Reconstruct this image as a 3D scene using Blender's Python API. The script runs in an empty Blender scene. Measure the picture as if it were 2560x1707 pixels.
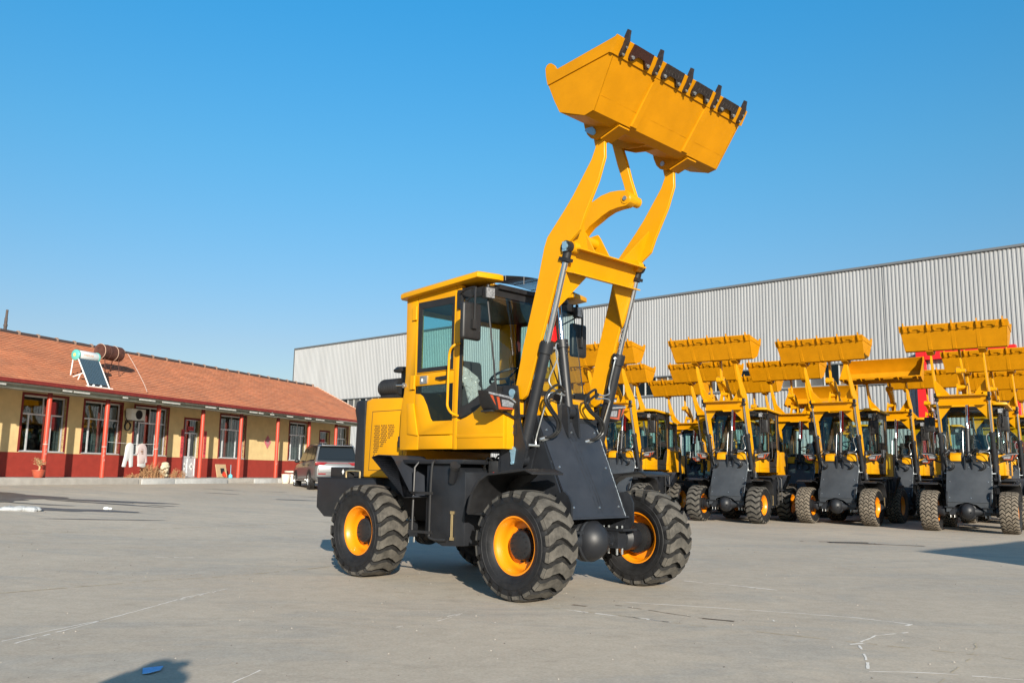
import bpy, bmesh, math, random
from mathutils import Vector, Matrix
R = math.radians
rnd = random.Random(7)
SC = bpy.context.scene
COL = SC.collection

# ------------------------------------------------------------------ camera
PITCH, ROLL, CAMH = .1511, .0163, 1.1939
cam = bpy.data.cameras.new("camera"); camo = bpy.data.objects.new("camera", cam); COL.objects.link(camo)
cam.sensor_width = 36; cam.lens = 36 * 2160.9 / 2560; cam.clip_end = 3000; cam.clip_start = .05
cp, sp, cr, sr = math.cos(PITCH), math.sin(PITCH), math.cos(ROLL), math.sin(ROLL)
r_ = Vector((1, 0, 0)); u_ = Vector((0, -sp, cp)); f_ = Vector((0, cp, sp))
r2 = cr * r_ + sr * u_; u2 = -sr * r_ + cr * u_
camo.matrix_world = Matrix(((r2.x, u2.x, -f_.x, 0), (r2.y, u2.y, -f_.y, 0), (r2.z, u2.z, -f_.z, CAMH), (0, 0, 0, 1)))
SC.camera = camo

# ------------------------------------------------------------------ sky and sun
SUN_EL = 17.0
SDIR = Vector((.18, -.984, 0)).normalized()            # horizontal direction towards the sun
W = bpy.data.worlds.new("World"); SC.world = W; W.use_nodes = True
wn = W.node_tree; wn.nodes.clear()
sky = wn.nodes.new("ShaderNodeTexSky"); sky.sky_type = 'NISHITA'; sky.sun_disc = False
sky.sun_elevation = R(SUN_EL); sky.sun_rotation = math.atan2(SDIR.x, SDIR.y)
sky.altitude = 0; sky.air_density = 1.0; sky.dust_density = .6; sky.ozone_density = 2.2
bg = wn.nodes.new("ShaderNodeBackground"); bg.inputs[1].default_value = .10
wo = wn.nodes.new("ShaderNodeOutputWorld")
# the air's colour by height above the horizon: pale and warmer low down, deeper blue higher up
wtc = wn.nodes.new("ShaderNodeTexCoord"); wsx = wn.nodes.new("ShaderNodeSeparateXYZ"); wrp = wn.nodes.new("ShaderNodeValToRGB"); wmx = wn.nodes.new("ShaderNodeMix")
wmx.data_type = 'RGBA'; wmx.blend_type = 'MULTIPLY'; wmx.inputs[0].default_value = 1
wrp.color_ramp.elements[0].position = 0; wrp.color_ramp.elements[0].color = (.58, .54, .53, 1)
wrp.color_ramp.elements[1].position = .51; wrp.color_ramp.elements[1].color = (.24, 1.02, 1.26, 1)
for ps_, cc_ in ((.14, (.58, .61, .65, 1)), (.34, (.40, .87, .97, 1)), (.78, (.85, .92, .90, 1))):
    e_ = wrp.color_ramp.elements.new(ps_); e_.color = cc_
wn.links.new(wtc.outputs['Generated'], wsx.inputs[0]); wn.links.new(wsx.outputs[2], wrp.inputs[0])
wn.links.new(sky.outputs[0], wmx.inputs[6]); wn.links.new(wrp.outputs[0], wmx.inputs[7])
wn.links.new(wmx.outputs[2], bg.inputs[0]); wn.links.new(bg.outputs[0], wo.inputs[0])
sl = bpy.data.lights.new("sun", 'SUN'); sl.energy = 5.0; sl.angle = R(.5); sl.color = (1, .91, .78)
slo = bpy.data.objects.new("sun", sl); COL.objects.link(slo)
sd = Vector((SDIR.x * math.cos(R(SUN_EL)), SDIR.y * math.cos(R(SUN_EL)), math.sin(R(SUN_EL))))
slo.rotation_euler = sd.to_track_quat('Z', 'Y').to_euler()
slo.location = (10, -20, 20)
SC.view_settings.view_transform = 'Standard'; SC.view_settings.look = 'None'
SC.view_settings.exposure = 0.82; SC.view_settings.gamma = 1; SC.view_settings.use_curve_mapping = False

# ------------------------------------------------------------------ materials
def mat(name, col, rough=.5, metal=0, noise=0, nscale=8, bump=0, bscale=60, coat=0, spec=.4, stretch=None, col2=None):
    m = bpy.data.materials.new(name); m.use_nodes = True; nt = m.node_tree; b = nt.nodes['Principled BSDF']
    b.inputs['Base Color'].default_value = (*col, 1); b.inputs['Roughness'].default_value = rough
    b.inputs['Metallic'].default_value = metal; b.inputs['Coat Weight'].default_value = coat
    b.inputs['Coat Roughness'].default_value = .08
    b.inputs['Specular IOR Level'].default_value = spec
    tc = nt.nodes.new('ShaderNodeTexCoord'); src = tc.outputs['Object']
    if stretch:
        mp = nt.nodes.new('ShaderNodeMapping'); mp.inputs['Scale'].default_value = stretch
        nt.links.new(src, mp.inputs[0]); src = mp.outputs[0]
    if noise or col2:
        n = nt.nodes.new('ShaderNodeTexNoise'); n.inputs['Scale'].default_value = nscale; n.inputs['Detail'].default_value = 6
        n.inputs['Roughness'].default_value = .65
        nt.links.new(src, n.inputs[0])
        r = nt.nodes.new('ShaderNodeValToRGB'); c2 = col2 or tuple(c * (1 - noise) for c in col); c1 = col if col2 else tuple(min(1, c * (1 + noise * .6)) for c in col)
        r.color_ramp.elements[0].position = .35; r.color_ramp.elements[1].position = .65
        r.color_ramp.elements[0].color = (*c2, 1); r.color_ramp.elements[1].color = (*c1, 1)
        nt.links.new(n.outputs[0], r.inputs[0]); nt.links.new(r.outputs[0], b.inputs['Base Color'])
        mr = nt.nodes.new('ShaderNodeMapRange'); mr.inputs[3].default_value = max(0, rough - .06); mr.inputs[4].default_value = min(1, rough + .1)
        nt.links.new(n.outputs[0], mr.inputs[0]); nt.links.new(mr.outputs[0], b.inputs['Roughness'])
    if bump:
        n2 = nt.nodes.new('ShaderNodeTexNoise'); n2.inputs['Scale'].default_value = bscale; n2.inputs['Detail'].default_value = 4
        nt.links.new(src, n2.inputs[0]); bp = nt.nodes.new('ShaderNodeBump'); bp.inputs['Strength'].default_value = bump
        bp.inputs['Distance'].default_value = .01
        nt.links.new(n2.outputs[0], bp.inputs['Height']); nt.links.new(bp.outputs[0], b.inputs['Normal'])
    return m

def glass(name, tint, refl=.09):
    m = bpy.data.materials.new(name); m.use_nodes = True; nt = m.node_tree; nt.nodes.clear()
    o = nt.nodes.new('ShaderNodeOutputMaterial'); t = nt.nodes.new('ShaderNodeBsdfTransparent'); t.inputs[0].default_value = (*tint, 1)
    g = nt.nodes.new('ShaderNodeBsdfGlossy'); g.inputs['Roughness'].default_value = .02; g.inputs[0].default_value = (1, 1, 1, 1)
    mx = nt.nodes.new('ShaderNodeMixShader'); lw = nt.nodes.new('ShaderNodeLayerWeight'); pw = nt.nodes.new('ShaderNodeMath'); pw.operation = 'POWER'; pw.inputs[1].default_value = 4.5; nt.links.new(lw.outputs['Facing'], pw.inputs[0])
    ad = nt.nodes.new('ShaderNodeMath'); ad.operation = 'ADD'; ad.inputs[1].default_value = refl * .6; ad.use_clamp = True
    lw.inputs[0].default_value = .5; nt.links.new(pw.outputs[0], ad.inputs[0]); nt.links.new(ad.outputs[0], mx.inputs[0])
    nt.links.new(t.outputs[0], mx.inputs[1]); nt.links.new(g.outputs[0], mx.inputs[2]); nt.links.new(mx.outputs[0], o.inputs[0])
    return m

M = dict(
    yellow=mat('yellow_paint', (.55, .250, .0015), .36, noise=.06, nscale=2.2, bump=.03, bscale=25, spec=.25),
    yellow_w=mat('yellow_paint_bucket', (.47, .193, .0015), .5, noise=.09, nscale=3, bump=.10, bscale=6, spec=.15),  # darker, rougher and more mottled yellow for the buckets
    rim=mat('rim_paint', (.68, .21, .004), .3, noise=.05, nscale=6, coat=.3),
    grey=mat('slate_paint', (.013, .0145, .018), .45, noise=.25, nscale=4, bump=.06, bscale=20),
    grey_l=mat('slate_paint_light', (.021, .024, .031), .45, noise=.22, nscale=2.5, bump=.05, bscale=20),
    black=mat('black_plastic', (.014, .014, .015), .45, noise=.2, nscale=9),
    dark=mat('dark_metal', (.02, .02, .021), .55, noise=.3, nscale=12, bump=.1, bscale=50),
    rubber=mat('sidewall_rubber', (.009, .009, .010), .6, noise=.5, nscale=12, bump=.1, bscale=80),
    tread=mat('tread_rubber', (.080, .073, .062), .85, noise=.45, nscale=11, bump=.4, bscale=70),
    groove=mat('tread_groove', (.013, .0125, .012), .85, noise=.6, nscale=18, bump=.4, bscale=70),
    tread_d=mat('tread_rubber_dusty', (.15, .125, .095), .9, noise=.35, nscale=11, bump=.4, bscale=70),
    chrome=mat('chrome_rod', (.75, .76, .78), .14, 1),
    steel=mat('zinc_steel', (.50, .52, .52), .38, .9, noise=.2, nscale=20),
    gold=mat('brass_zinc', (.55, .42, .22), .35, .8),
    blue=mat('blue_zinc', (.30, .48, .60), .35, .6),
    tooth=mat('tooth_iron', (.022, .016, .014), .5, noise=.4, nscale=30, bump=.3, bscale=90),
    rusty=mat('cutter_brown', (.035, .012, .008), .45, noise=.3, nscale=30, bump=.2),
    plate_bg=mat('slate_paint_sunlit', (.036, .041, .048), .5, noise=.18, nscale=2.5),  # slate paint lightened to stand for sun on the background cover plates
    red=mat('red_paint', (.62, .012, .015), .45, noise=.08),
    hose=mat('black_hose', (.012, .012, .012), .35),
    glass=glass('cab_glass', (.66, .86, .84)),
    glass_c=glass('clear_glass', (.80, .88, .86), .08),
    glass_d=glass('window_glass', (.60, .66, .66), .17),
    glass_k=glass('dark_glass', (.30, .34, .35), .08),
    lens=mat('lamp_lens', (.26, .27, .29), .15, .3, noise=.5, nscale=45, coat=1),
    orange=mat('amber_lens', (.32, .05, .015), .2, coat=1),
    redlens=mat('red_lens', (.20, .008, .014), .15, coat=1),
    seat=mat('black_fabric', (.02, .02, .02), .8, noise=.2),
    white=mat('white_paint', (.66, .66, .64), .5, noise=.06),
    gloss=mat('dark_gloss', (.02, .018, .018), .08),
    cable=mat('red_cable', (.6, .02, .02), .4),
)
def film():
    m = bpy.data.materials.new('clear_plastic_wrap'); m.use_nodes = True; nt = m.node_tree; b = nt.nodes['Principled BSDF']
    b.inputs['Base Color'].default_value = (.75, .78, .76, 1); b.inputs['Roughness'].default_value = .15
    b.inputs['Alpha'].default_value = .32
    tc = nt.nodes.new('ShaderNodeTexCoord'); n = nt.nodes.new('ShaderNodeTexNoise'); n.inputs['Scale'].default_value = 5; n.inputs['Distortion'].default_value = 2.5
    bp = nt.nodes.new('ShaderNodeBump'); bp.inputs['Strength'].default_value = 1; bp.inputs['Distance'].default_value = .06
    nt.links.new(tc.outputs['Object'], n.inputs[0]); nt.links.new(n.outputs[0], bp.inputs['Height']); nt.links.new(bp.outputs[0], b.inputs['Normal'])
    return m
M['film'] = film()

# ------------------------------------------------------------------ mesh building
class MB:
    def __init__(s): s.v = []; s.f = []; s.m = []; s.cur = 0
    def add(s, vs, fs, m=None):
        o = len(s.v); s.v += [tuple(v) for v in vs]; s.f += [tuple(i + o for i in f) for f in fs]; s.m += [s.cur if m is None else m] * len(fs); return s
    def box(s, c, d, rot=None, m=None):
        x, y, z = d[0] / 2, d[1] / 2, d[2] / 2
        vs = [Vector(p) for p in ((-x, -y, -z), (x, -y, -z), (x, y, -z), (-x, y, -z), (-x, -y, z), (x, -y, z), (x, y, z), (-x, y, z))]
        if rot is not None: vs = [rot @ v for v in vs]
        c = Vector(c); vs = [v + c for v in vs]
        return s.add(vs, [(0, 3, 2, 1), (4, 5, 6, 7), (0, 1, 5, 4), (1, 2, 6, 5), (2, 3, 7, 6), (3, 0, 4, 7)], m)
    def bb(s, x0, x1, y0, y1, z0, z1, m=None): return s.box(((x0 + x1) / 2, (y0 + y1) / 2, (z0 + z1) / 2), (abs(x1 - x0), abs(y1 - y0), abs(z1 - z0)), None, m)
    def prism(s, poly, lo, hi, ax='y', m=None, lofn=None, hifn=None):
        n = len(poly); vs = []
        for k, h in ((0, lo), (1, hi)):
            fn = (lofn, hifn)[k]
            for a, b in poly:
                q = fn(a, b) if fn else h
                vs.append((a, q, b) if ax == 'y' else ((q, a, b) if ax == 'x' else (a, b, q)))
        fs = [tuple(range(n)), tuple(range(2 * n - 1, n - 1, -1))] + [(i, (i + 1) % n, n + (i + 1) % n, n + i) for i in range(n)]
        return s.add(vs, fs, m)
    def tube(s, pts, r, n=10, m=None, caps=True, closed=False):
        P = [Vector(p) for p in pts]; L = len(P); rs = r if isinstance(r, (list, tuple)) else [r] * L; vs = []
        up = None
        for i in range(L):
            a = P[(i - 1) % L] if (closed or i > 0) else P[i]; b = P[(i + 1) % L] if (closed or i < L - 1) else P[i]
            t = (b - a).normalized()
            if up is None: up = Vector((0, 0, 1)) if abs(t.z) < .9 else Vector((1, 0, 0))
            x = t.cross(up).normalized(); up = x.cross(t).normalized()
            for k in range(n):
                an = 2 * math.pi * k / n; vs.append(P[i] + (x * math.cos(an) + up * math.sin(an)) * rs[i])
        fs = []
        for i in range(L if closed else L - 1):
            j = (i + 1) % L
            for k in range(n): fs.append((i * n + k, i * n + (k + 1) % n, j * n + (k + 1) % n, j * n + k))
        if caps and not closed: fs += [tuple(range(n - 1, -1, -1)), tuple((L - 1) * n + k for k in range(n))]
        return s.add(vs, fs, m)
    def cyl(s, a, b, r, r1=None, n=20, m=None): return s.tube([a, b], [r, r if r1 is None else r1], n, m)
    def lathe(s, prof, o=(0, 0, 0), ax=(0, 1, 0), n=32, m=None, closed=False, mats=None):
        o = Vector(o); ax = Vector(ax).normalized(); ref = Vector((0, 0, 1)) if abs(ax.z) < .9 else Vector((1, 0, 0))
        x = ax.cross(ref).normalized(); y = ax.cross(x).normalized(); vs = []
        for r, h in prof:
            for k in range(n):
                an = 2 * math.pi * k / n; vs.append(o + ax * h + (x * math.cos(an) + y * math.sin(an)) * r)
        L = len(prof)
        for i in range(L if closed else L - 1):
            j = (i + 1) % L
            fs = [(i * n + k, i * n + (k + 1) % n, j * n + (k + 1) % n, j * n + k) for k in range(n)]
            if i == 0: s.add(vs, fs, mats[i] if mats else m); off = len(s.v) - len(vs)
            else:
                s.f += [tuple(q + off for q in f) for f in fs]; s.m += [(mats[i] if mats else (s.cur if m is None else m))] * n
        return s
    def sphere(s, c, r, n=20, k=12, m=None):
        if not isinstance(r, (tuple, list)): r = (r, r, r)
        vs = []; c = Vector(c)
        for i in range(k + 1):
            th = math.pi * i / k
            for j in range(n):
                ph = 2 * math.pi * j / n; vs.append(c + Vector((r[0] * math.sin(th) * math.cos(ph), r[1] * math.sin(th) * math.sin(ph), r[2] * math.cos(th))))
        return s.add(vs, [(i * n + j, (i + 1) * n + j, (i + 1) * n + (j + 1) % n, i * n + (j + 1) % n) for i in range(k) for j in range(n)], m)
    def ring(s, outer, inner, lo, hi, ax='y', m=None):
        # plate with one polygonal hole; outer and inner have the same number of points
        n = len(outer); vs = []
        for h in (lo, hi):
            for P in (outer, inner):
                for a, b in P: vs.append((a, h, b) if ax == 'y' else ((h, a, b) if ax == 'x' else (a, b, h)))
        fs = []
        for i in range(n):
            j = (i + 1) % n
            fs += [(i, j, n + j, n + i), (2 * n + i, 3 * n + i, 3 * n + j, 2 * n + j), (i, 2 * n + i, 2 * n + j, j), (n + i, n + j, 3 * n + j, 3 * n + i)]
        return s.add(vs, fs, m)
    def build(s, name, mats, parent=None, loc=(0, 0, 0), bevel=0, smooth=34, seg=2, merge=True, rz=0):
        me = bpy.data.meshes.new(name); me.from_pydata(s.v, [], s.f)
        if not isinstance(mats, (list, tuple)): mats = [mats]
        for q in mats: me.materials.append(q)
        for p, i in zip(me.polygons, s.m): p.material_index = min(i, len(mats) - 1)
        bm = bmesh.new(); bm.from_mesh(me)
        if merge: bmesh.ops.remove_doubles(bm, verts=bm.verts, dist=1e-5)
        bmesh.ops.dissolve_degenerate(bm, edges=bm.edges, dist=1e-6)
        bmesh.ops.recalc_face_normals(bm, faces=bm.faces)
        if bevel:
            es = [e for e in bm.edges if len(e.link_faces) == 2 and e.calc_face_angle(0) > R(28)]
            if es: bmesh.ops.bevel(bm, geom=es, offset=bevel, segments=seg, profile=.5, affect='EDGES', clamp_overlap=True)
        bm.to_mesh(me); bm.free()
        if smooth:
            for p in me.polygons: p.use_smooth = True
            me.set_sharp_from_angle(angle=R(smooth))
        o = bpy.data.objects.new(name, me); COL.objects.link(o); o.parent = parent; o.location = loc; o.rotation_euler.z = rz
        return o

def tag(o, label=None, cat=None, group=None, kind=None):
    for k, v in (('label', label), ('category', cat), ('group', group), ('kind', kind)):
        if v: o[k] = v
    return o
def empty(name, loc=(0, 0, 0), rz=0, label=None, cat=None, group=None):
    o = bpy.data.objects.new(name, None); COL.objects.link(o); o.location = loc; o.rotation_euler = (0, 0, rz)
    o.empty_display_size = .2
    return tag(o, label, cat, group)
def copy_tree(o, parent=None):
    c = o.copy(); COL.objects.link(c); c.parent = parent
    for ch in list(o.children): copy_tree(ch, c)
    return c
def arc(cx, cz, r, a0, a1, n): return [(cx + r * math.cos(R(a0 + (a1 - a0) * i / n)), cz + r * math.sin(R(a0 + (a1 - a0) * i / n))) for i in range(n + 1)]
def smooth_path(pts, k=6):
    P = [Vector(p) for p in pts]; out = []
    for i in range(len(P) - 1):
        p0 = P[max(i - 1, 0)]; p1 = P[i]; p2 = P[i + 1]; p3 = P[min(i + 2, len(P) - 1)]
        for j in range(k):
            t = j / k; out.append(.5 * ((2 * p1) + (p2 - p0) * t + (2 * p0 - 5 * p1 + 4 * p2 - p3) * t * t + (3 * p1 - p0 - 3 * p2 + p3) * t ** 3))
    out.append(P[-1]); return out

# frame of the low building: x runs along it away from the camera, y towards its wall
BA = 1.2176; BAD = Vector((math.cos(BA), math.sin(BA), 0)); BND = Vector((math.sin(BA), -math.cos(BA), 0)); B0 = Vector((-14.406, 27, 0))
def gz(x, y):
    s = (Vector((x, y, 0)) - B0).dot(BND)
    z = .66 * max(0, min(1, 1 - s / 16)) ** 1.15
    d = max(0, min(1, (y + .6 * x - 19) / 6)) * max(0, min(1, (x - 1) / 4))
    return z - .10 * d * d * (3 - 2 * d)
# ------------------------------------------------------------------ wheel loader
TR = .522                                     # tyre radius
def make_tyre(style, side):
    """tyre centred on the origin, axle along y; side=-1: outer face towards -y"""
    m = MB(); hw = .178
    prof = [(.268, -hw * .80), (.285, -hw * .93), (.33, -hw * 1.06), (.39, -hw * 1.13), (.44, -hw * 1.10), (.466, -hw * 1.0), (.474, -hw * .8), (.478, 0),
            (.474, hw * .8), (.462, hw * 1.0), (.44, hw * 1.10), (.39, hw * 1.13), (.33, hw * 1.06), (.285, hw * .93), (.268, hw * .80)]
    m.lathe(prof, n=64, mats=[0, 0, 0, 0, 0, 2, 2, 2, 2, 0, 0, 0, 0, 0, 0])
    for yy, rr in ((-hw * 1.135, .40), (hw * 1.135, .40), (-hw * 1.08, .345), (hw * 1.08, .345)):
        m.lathe([(rr - .006, yy * .99), (rr, yy * 1.012), (rr + .006, yy * .99)], n=64, m=0)
    def lug(c, ys, off, ha, hb):
        P = []
        for u in ys:
            y = u * hw * 1.12
            e = abs(u)
            rt = TR - .012 * e * e - (.016 if e > .96 else 0)
            a = c + off(u)
            P.append((y, rt, a))
        vs = []
        for y, rt, a in P:
            rb = .455 if abs(y) > hw * .95 else .466
            for an, rr in ((a - hb, rb), (a - ha, rt), (a + ha, rt), (a + hb, rb)):
                vs.append((rr * math.cos(an), y, rr * math.sin(an)))
        L = len(P); o = []
        for i in range(L - 1):
            b = i * 4; q = b + 4
            o += [((b, b + 1, q + 1, q), 2), ((b + 1, b + 2, q + 2, q + 1), 1), ((b + 2, b + 3, q + 3, q + 2), 2)]
        o += [((0, 3, 2, 1), 2), ((4 * L - 4, 4 * L - 3, 4 * L - 2, 4 * L - 1), 2)]
        base = len(m.v); m.v += vs
        for f, mi in o: m.f.append(tuple(i + base for i in f)); m.m.append(mi)
        # shoulder blocks reaching down the sidewall
        for sgn, k in ((-1, 0), (1, L - 1)):
            if abs(ys[k]) < .95: continue
            y, rt, a = P[k]; y2 = sgn * hw * 1.17; rb = .415
            w2 = ha * .8
            q = [((rt - .004) * 1, y, -ha), ((rt - .004), y, ha), (rt - .035, sgn * hw * 1.175, ha), (rt - .035, sgn * hw * 1.175, -ha), (rb, y2 * .975, w2), (rb, y2 * .975, -w2), (rb, y * .9, w2), (rb, y * .9, -w2)]
            vv = [(r * math.cos(a + t), yy, r * math.sin(a + t)) for r, yy, t in q]
            m.add(vv, [(0, 1, 2, 3), (3, 2, 4, 5), (1, 6, 4, 2), (0, 3, 5, 7)], 0)
            m.m[-4] = 1
    if style == 'chevron':
        N = 20; pt = 2 * math.pi / N
        key = [(-1, -.05), (-.62, .28), (-.2, .40), (.12, .22), (.5, -.12), (.78, .10), (1, .32)]
        def off(u):
            for (a, b), (c, d) in zip(key, key[1:]):
                if u <= c + 1e-6: return (b + (d - b) * (u - a) / (c - a)) * pt
            return key[-1][1] * pt
        for i in range(N):
            lug(i * pt, [-1, -.8, -.62, -.4, -.2, -.04, .12, .3, .5, .64, .78, .9, 1], off, pt * .32, pt * .385)
    else:
        N = 30; pt = 2 * math.pi / N
        for i in range(N):
            for k, (a, b) in enumerate(((-1, -.36), (-.32, .32), (.36, 1))):
                mid = (a + b) / 2
                o_ = (lambda u, a=a, b=b, k=k: (.5 * (k == 1) + .55 * (1 - abs((u - (a + b) / 2) / ((b - a) / 2)))) * pt)
                lug(i * pt, [a, (a + mid) / 2, mid, (mid + b) / 2, b], o_, pt * .36, pt * .42)
    tyre = m
    rim = MB()
    rim.lathe([(.277, hw * .84), (.277, hw * .87), (.262, hw * .86), (.255, hw * .72), (.236, hw * .62), (.226, hw * .3), (.226, hw * .02), (.222, -hw * .02), (.10, -hw * .06)], ax=(0, side, 0), n=48)
    rim.lathe([(.277, -hw * .84), (.277, -hw * .87), (.262, -hw * .86), (.255, -hw * .72), (.236, -hw * .62), (.229, -hw * .1), (.10, -hw * .10)], ax=(0, side, 0), n=48)
    hub = MB()
    hub.lathe([(.0, .082), (.115, .082), (.134, .074), (.141, .05), (.146, .03), (.146, .0), (.152, -.0), (.15, -.03), (.16, -.06), (.16, -.155), (.10, -.16), (.09, -.24), (0, -.24)], ax=(0, side, 0), n=36)
    for k in range(12):
        a = k * math.pi / 6; c, s_ = math.cos(a), math.sin(a)
        hub.cyl((.156 * c, side * .0, .156 * s_), (.156 * c, side * .035, .156 * s_), .010, n=6)
        hub.cyl((.105 * c, side * .08, .105 * s_), (.105 * c, side * .092, .105 * s_), .007, n=6)
    for k in range(24):
        a = k * math.pi / 12; hub.box((.13 * math.cos(a), -side * .13, .13 * math.sin(a)), (.07, .03, .012), Matrix.Rotation(-a, 3, 'Y'))
    return tyre, rim, hub
_tc = {}
def add_wheel(root, x, y, side, style):
    k = (style, side)
    if k not in _tc:
        t, r, h = make_tyre(style, side)
        to = t.build('tyre', [M['rubber'], M['tread'] if style == 'chevron' else M['tread_d'], M['groove']], smooth=30)
        ro = r.build('rim', M['rim'], smooth=40); ho = h.build('hub', M['black'], smooth=40)
        _tc[k] = [o.data for o in (to, ro, ho)]
        for o in (to, ro, ho): bpy.data.objects.remove(o)
    w = empty('wheel', (x, y, TR - .006)); w.parent = root
    for n, d in zip(('tyre', 'rim', 'hub'), _tc[k]):
        o = bpy.data.objects.new(n, d); COL.objects.link(o); o.parent = w
        o.rotation_euler.y = 0
    w.rotation_euler.y = (x * 7 + y * 3) % .3
    return w

def lerp_side(rearx, reary, frontx, fronty): pass
PV = (-.44, 2.02)                              # arm pivot (x, z)
def rot2(p, a, c=PV):
    x, z = p[0] - c[0], p[1] - c[1]; ca, sa = math.cos(a), math.sin(a)
    return (c[0] + x * ca - z * sa, c[1] + x * sa + z * ca)

def bucket_parts(root, T, bg):
    """T maps (x, z) to the posed (x, z)"""
    k = 1.07 if bg else 1.0
    hw = lambda x, z: k * (1.087 + .062 * max(0, min(1, (z - 4.58) / .6)))
    yel = M['yellow_w']
    def t3(vs): return [(T(x, z)[0], y, T(x, z)[1]) for x, y, z in vs]
    b = empty('bucket'); b.parent = root
    side = [(1.285, 5.19), (1.262, 5.195), (.536, 5.115), (.515, 5.125), (.49, 5.172), (.46, 5.197), (.43, 5.203), (.402, 5.192), (.383, 5.165), (.384, 5.075), (.40, 4.993), (.462, 4.821), (.522, 4.69), (.83, 4.574), (.935, 4.594)]
    shell = [(1.285, 5.19), (.935, 4.594), (.83, 4.574), (.60, 4.645), (.522, 4.69), (.462, 4.821), (.40, 4.993), (.384, 5.16)]
    m = MB()
    th = .018
    inner = []
    for i, (x, z) in enumerate(shell):
        a = Vector(shell[max(i - 1, 0)]); c = Vector(shell[min(i + 1, len(shell) - 1)]); t = (c - a).normalized(); n = Vector((t.y, -t.x))
        cen = Vector((.85, 4.98))
        if (cen - Vector((x, z))).dot(n) < 0: n = -n
        inner.append((x + n.x * th, z + n.y * th))
    poly = shell + inner[::-1]
    vs = []
    for sg in (-1, 1):
        for x, z in poly: vs.append((x, sg * (hw(x, z) - .012), z))
    n = len(poly); h = len(shell); fs = []
    for i in range(n): fs.append((i, (i + 1) % n, n + (i + 1) % n, n + i))
    for i in range(h - 1):
        j = n - 1 - i
        fs.append((i, i + 1, j - 1, j)); fs.append((n + i, n + i + 1, n + j - 1, n + j))
    m.add(t3(vs), fs)
    # weld line and heel seam on the floor plate
    def fp(a, o=0): # point on the floor plate: a from heel (0) to seam (1), o outward
        return (.935 + .269 * a + .87 * o, 4.594 + .479 * a - .49 * o)
    pts = [(fp(.285, .0005)[0], y * hw(1, 4.73), fp(.285, .0005)[1]) for y in [-.97 + i * .0505 for i in range(40)]]
    pts = [(x + rnd.uniform(-.0015, .0015), y, z + rnd.uniform(-.0015, .0015)) for x, y, z in pts]
    m.tube(t3(pts), .0045, 5)
    m.build('shell', yel, b, smooth=25)
    for sg in (-1, 1):
        e = MB()
        vs = [(x, sg * hw(x, z), z) for x, z in side] + [(x, sg * (hw(x, z) - .02), z) for x, z in side]
        n = len(side); fs = [tuple(range(n)), tuple(range(2 * n - 1, n - 1, -1))] + [(i, (i + 1) % n, n + (i + 1) % n, n + i) for i in range(n)]
        e.add(t3(vs), fs)
        st = [(1.285, 5.19), (1.262, 5.195), (.536, 5.115), (.515, 5.125), (.49, 5.172), (.46, 5.197), (.43, 5.203), (.402, 5.192), (.383, 5.165), (.384, 5.075), (.398, 4.993), (1.21, 5.075)]
        vs = [(x, sg * (hw(x, z) + .012), z) for x, z in st] + [(x, sg * (hw(x, z) - .001), z) for x, z in st]
        n = len(st); fs = [tuple(range(n)), tuple(range(2 * n - 1, n - 1, -1))] + [(i, (i + 1) % n, n + (i + 1) % n, n + i) for i in range(n)]
        e.add(t3(vs), fs)
        e.build('side_plate', yel, b, smooth=25)
    # cutting edge
    c = MB()
    lw = hw(1.25, 5.15) + .012
    ce = [fp(.97, .0), fp(.97, .024), fp(1.27, .024), fp(1.285, .0), fp(1.27, -.012), fp(.97, -.012)]
    vs = [(x, sg * lw, z) for sg in (-1, 1) for x, z in ce]; n = len(ce)
    c.add(t3(vs), [tuple(range(n)), tuple(range(2 * n - 1, n - 1, -1))] + [(i, (i + 1) % n, n + (i + 1) % n, n + i) for i in range(n)])
    c.build('cutting_edge', yel, b)
    # ribs
    for y0, y1 in (((-.42, -.48), (.49, .42)) if not bg else ((-.56, -.56), (0, 0), (.56, .56))):
        r = MB(); w = .046
        q = [(fp(.96)[0], y0, fp(.96)[1]), (fp(.03)[0], y1, fp(.03)[1])]
        vs = []
        for (x, y, z) in q:
            for dy, o in ((-w, 0), (-w * .88, .010 if bg else .022), (w * .88, .010 if bg else .022), (w, 0)): vs.append((x + .87 * o, y + dy, z - .49 * o))
        r.add(t3(vs), [(0, 1, 2, 3), (7, 6, 5, 4), (0, 4, 5, 1), (1, 5, 6, 2), (2, 6, 7, 3)])
        r.build('floor_rib', yel, b)
    tm = yel if bg else M['tooth']
    def lip(a, o): return (1.204 + .545 * a + .84 * o, 5.073 + .84 * a - .545 * o)   # a metres beyond the seam
    for i in range(5):
        y = (-1.05 + i * .525) * k; g = MB(); L = [(-.015, .014, .016), (.0, .021, .04), (.05, .022, .05), (.10, .020, .052), (.15, .018, .050), (.19, .017, .034), (.238, .016, .022)]
        vs = []
        for a, w, o in L:
            base = .024 if a < .14 else (.0 if a < .2 else .004)
            bend = 0 if a < .12 else (a - .12) * .10
            for dy, oo in ((-w, base), (w, base), (w * .85, o + .012), (-w * .85, o + .012)):
                x, z = lip(a, oo - bend); vs.append((x, y + dy, z))
        n = len(L); g.add(t3(vs), [(0, 1, 2, 3)] + [(4 * n - 1, 4 * n - 2, 4 * n - 3, 4 * n - 4)] + [(4 * j + q, 4 * j + (q + 1) % 4, 4 * j + 4 + (q + 1) % 4, 4 * j + 4 + q) for j in range(n - 1) for q in range(4)])
        to = g.build('tooth', tm, b)
        bo = MB()
        for a in (.015, .085):
            p0 = lip(a, .05); p1 = lip(a, .072); a0 = T(*p0); a1 = T(*p1)
            bo.cyl((a0[0], y, a0[1]), (a1[0], y, a1[1]), .012, n=6)
        bo.build('bolt', M['steel'] if not bg else yel, to)
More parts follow.
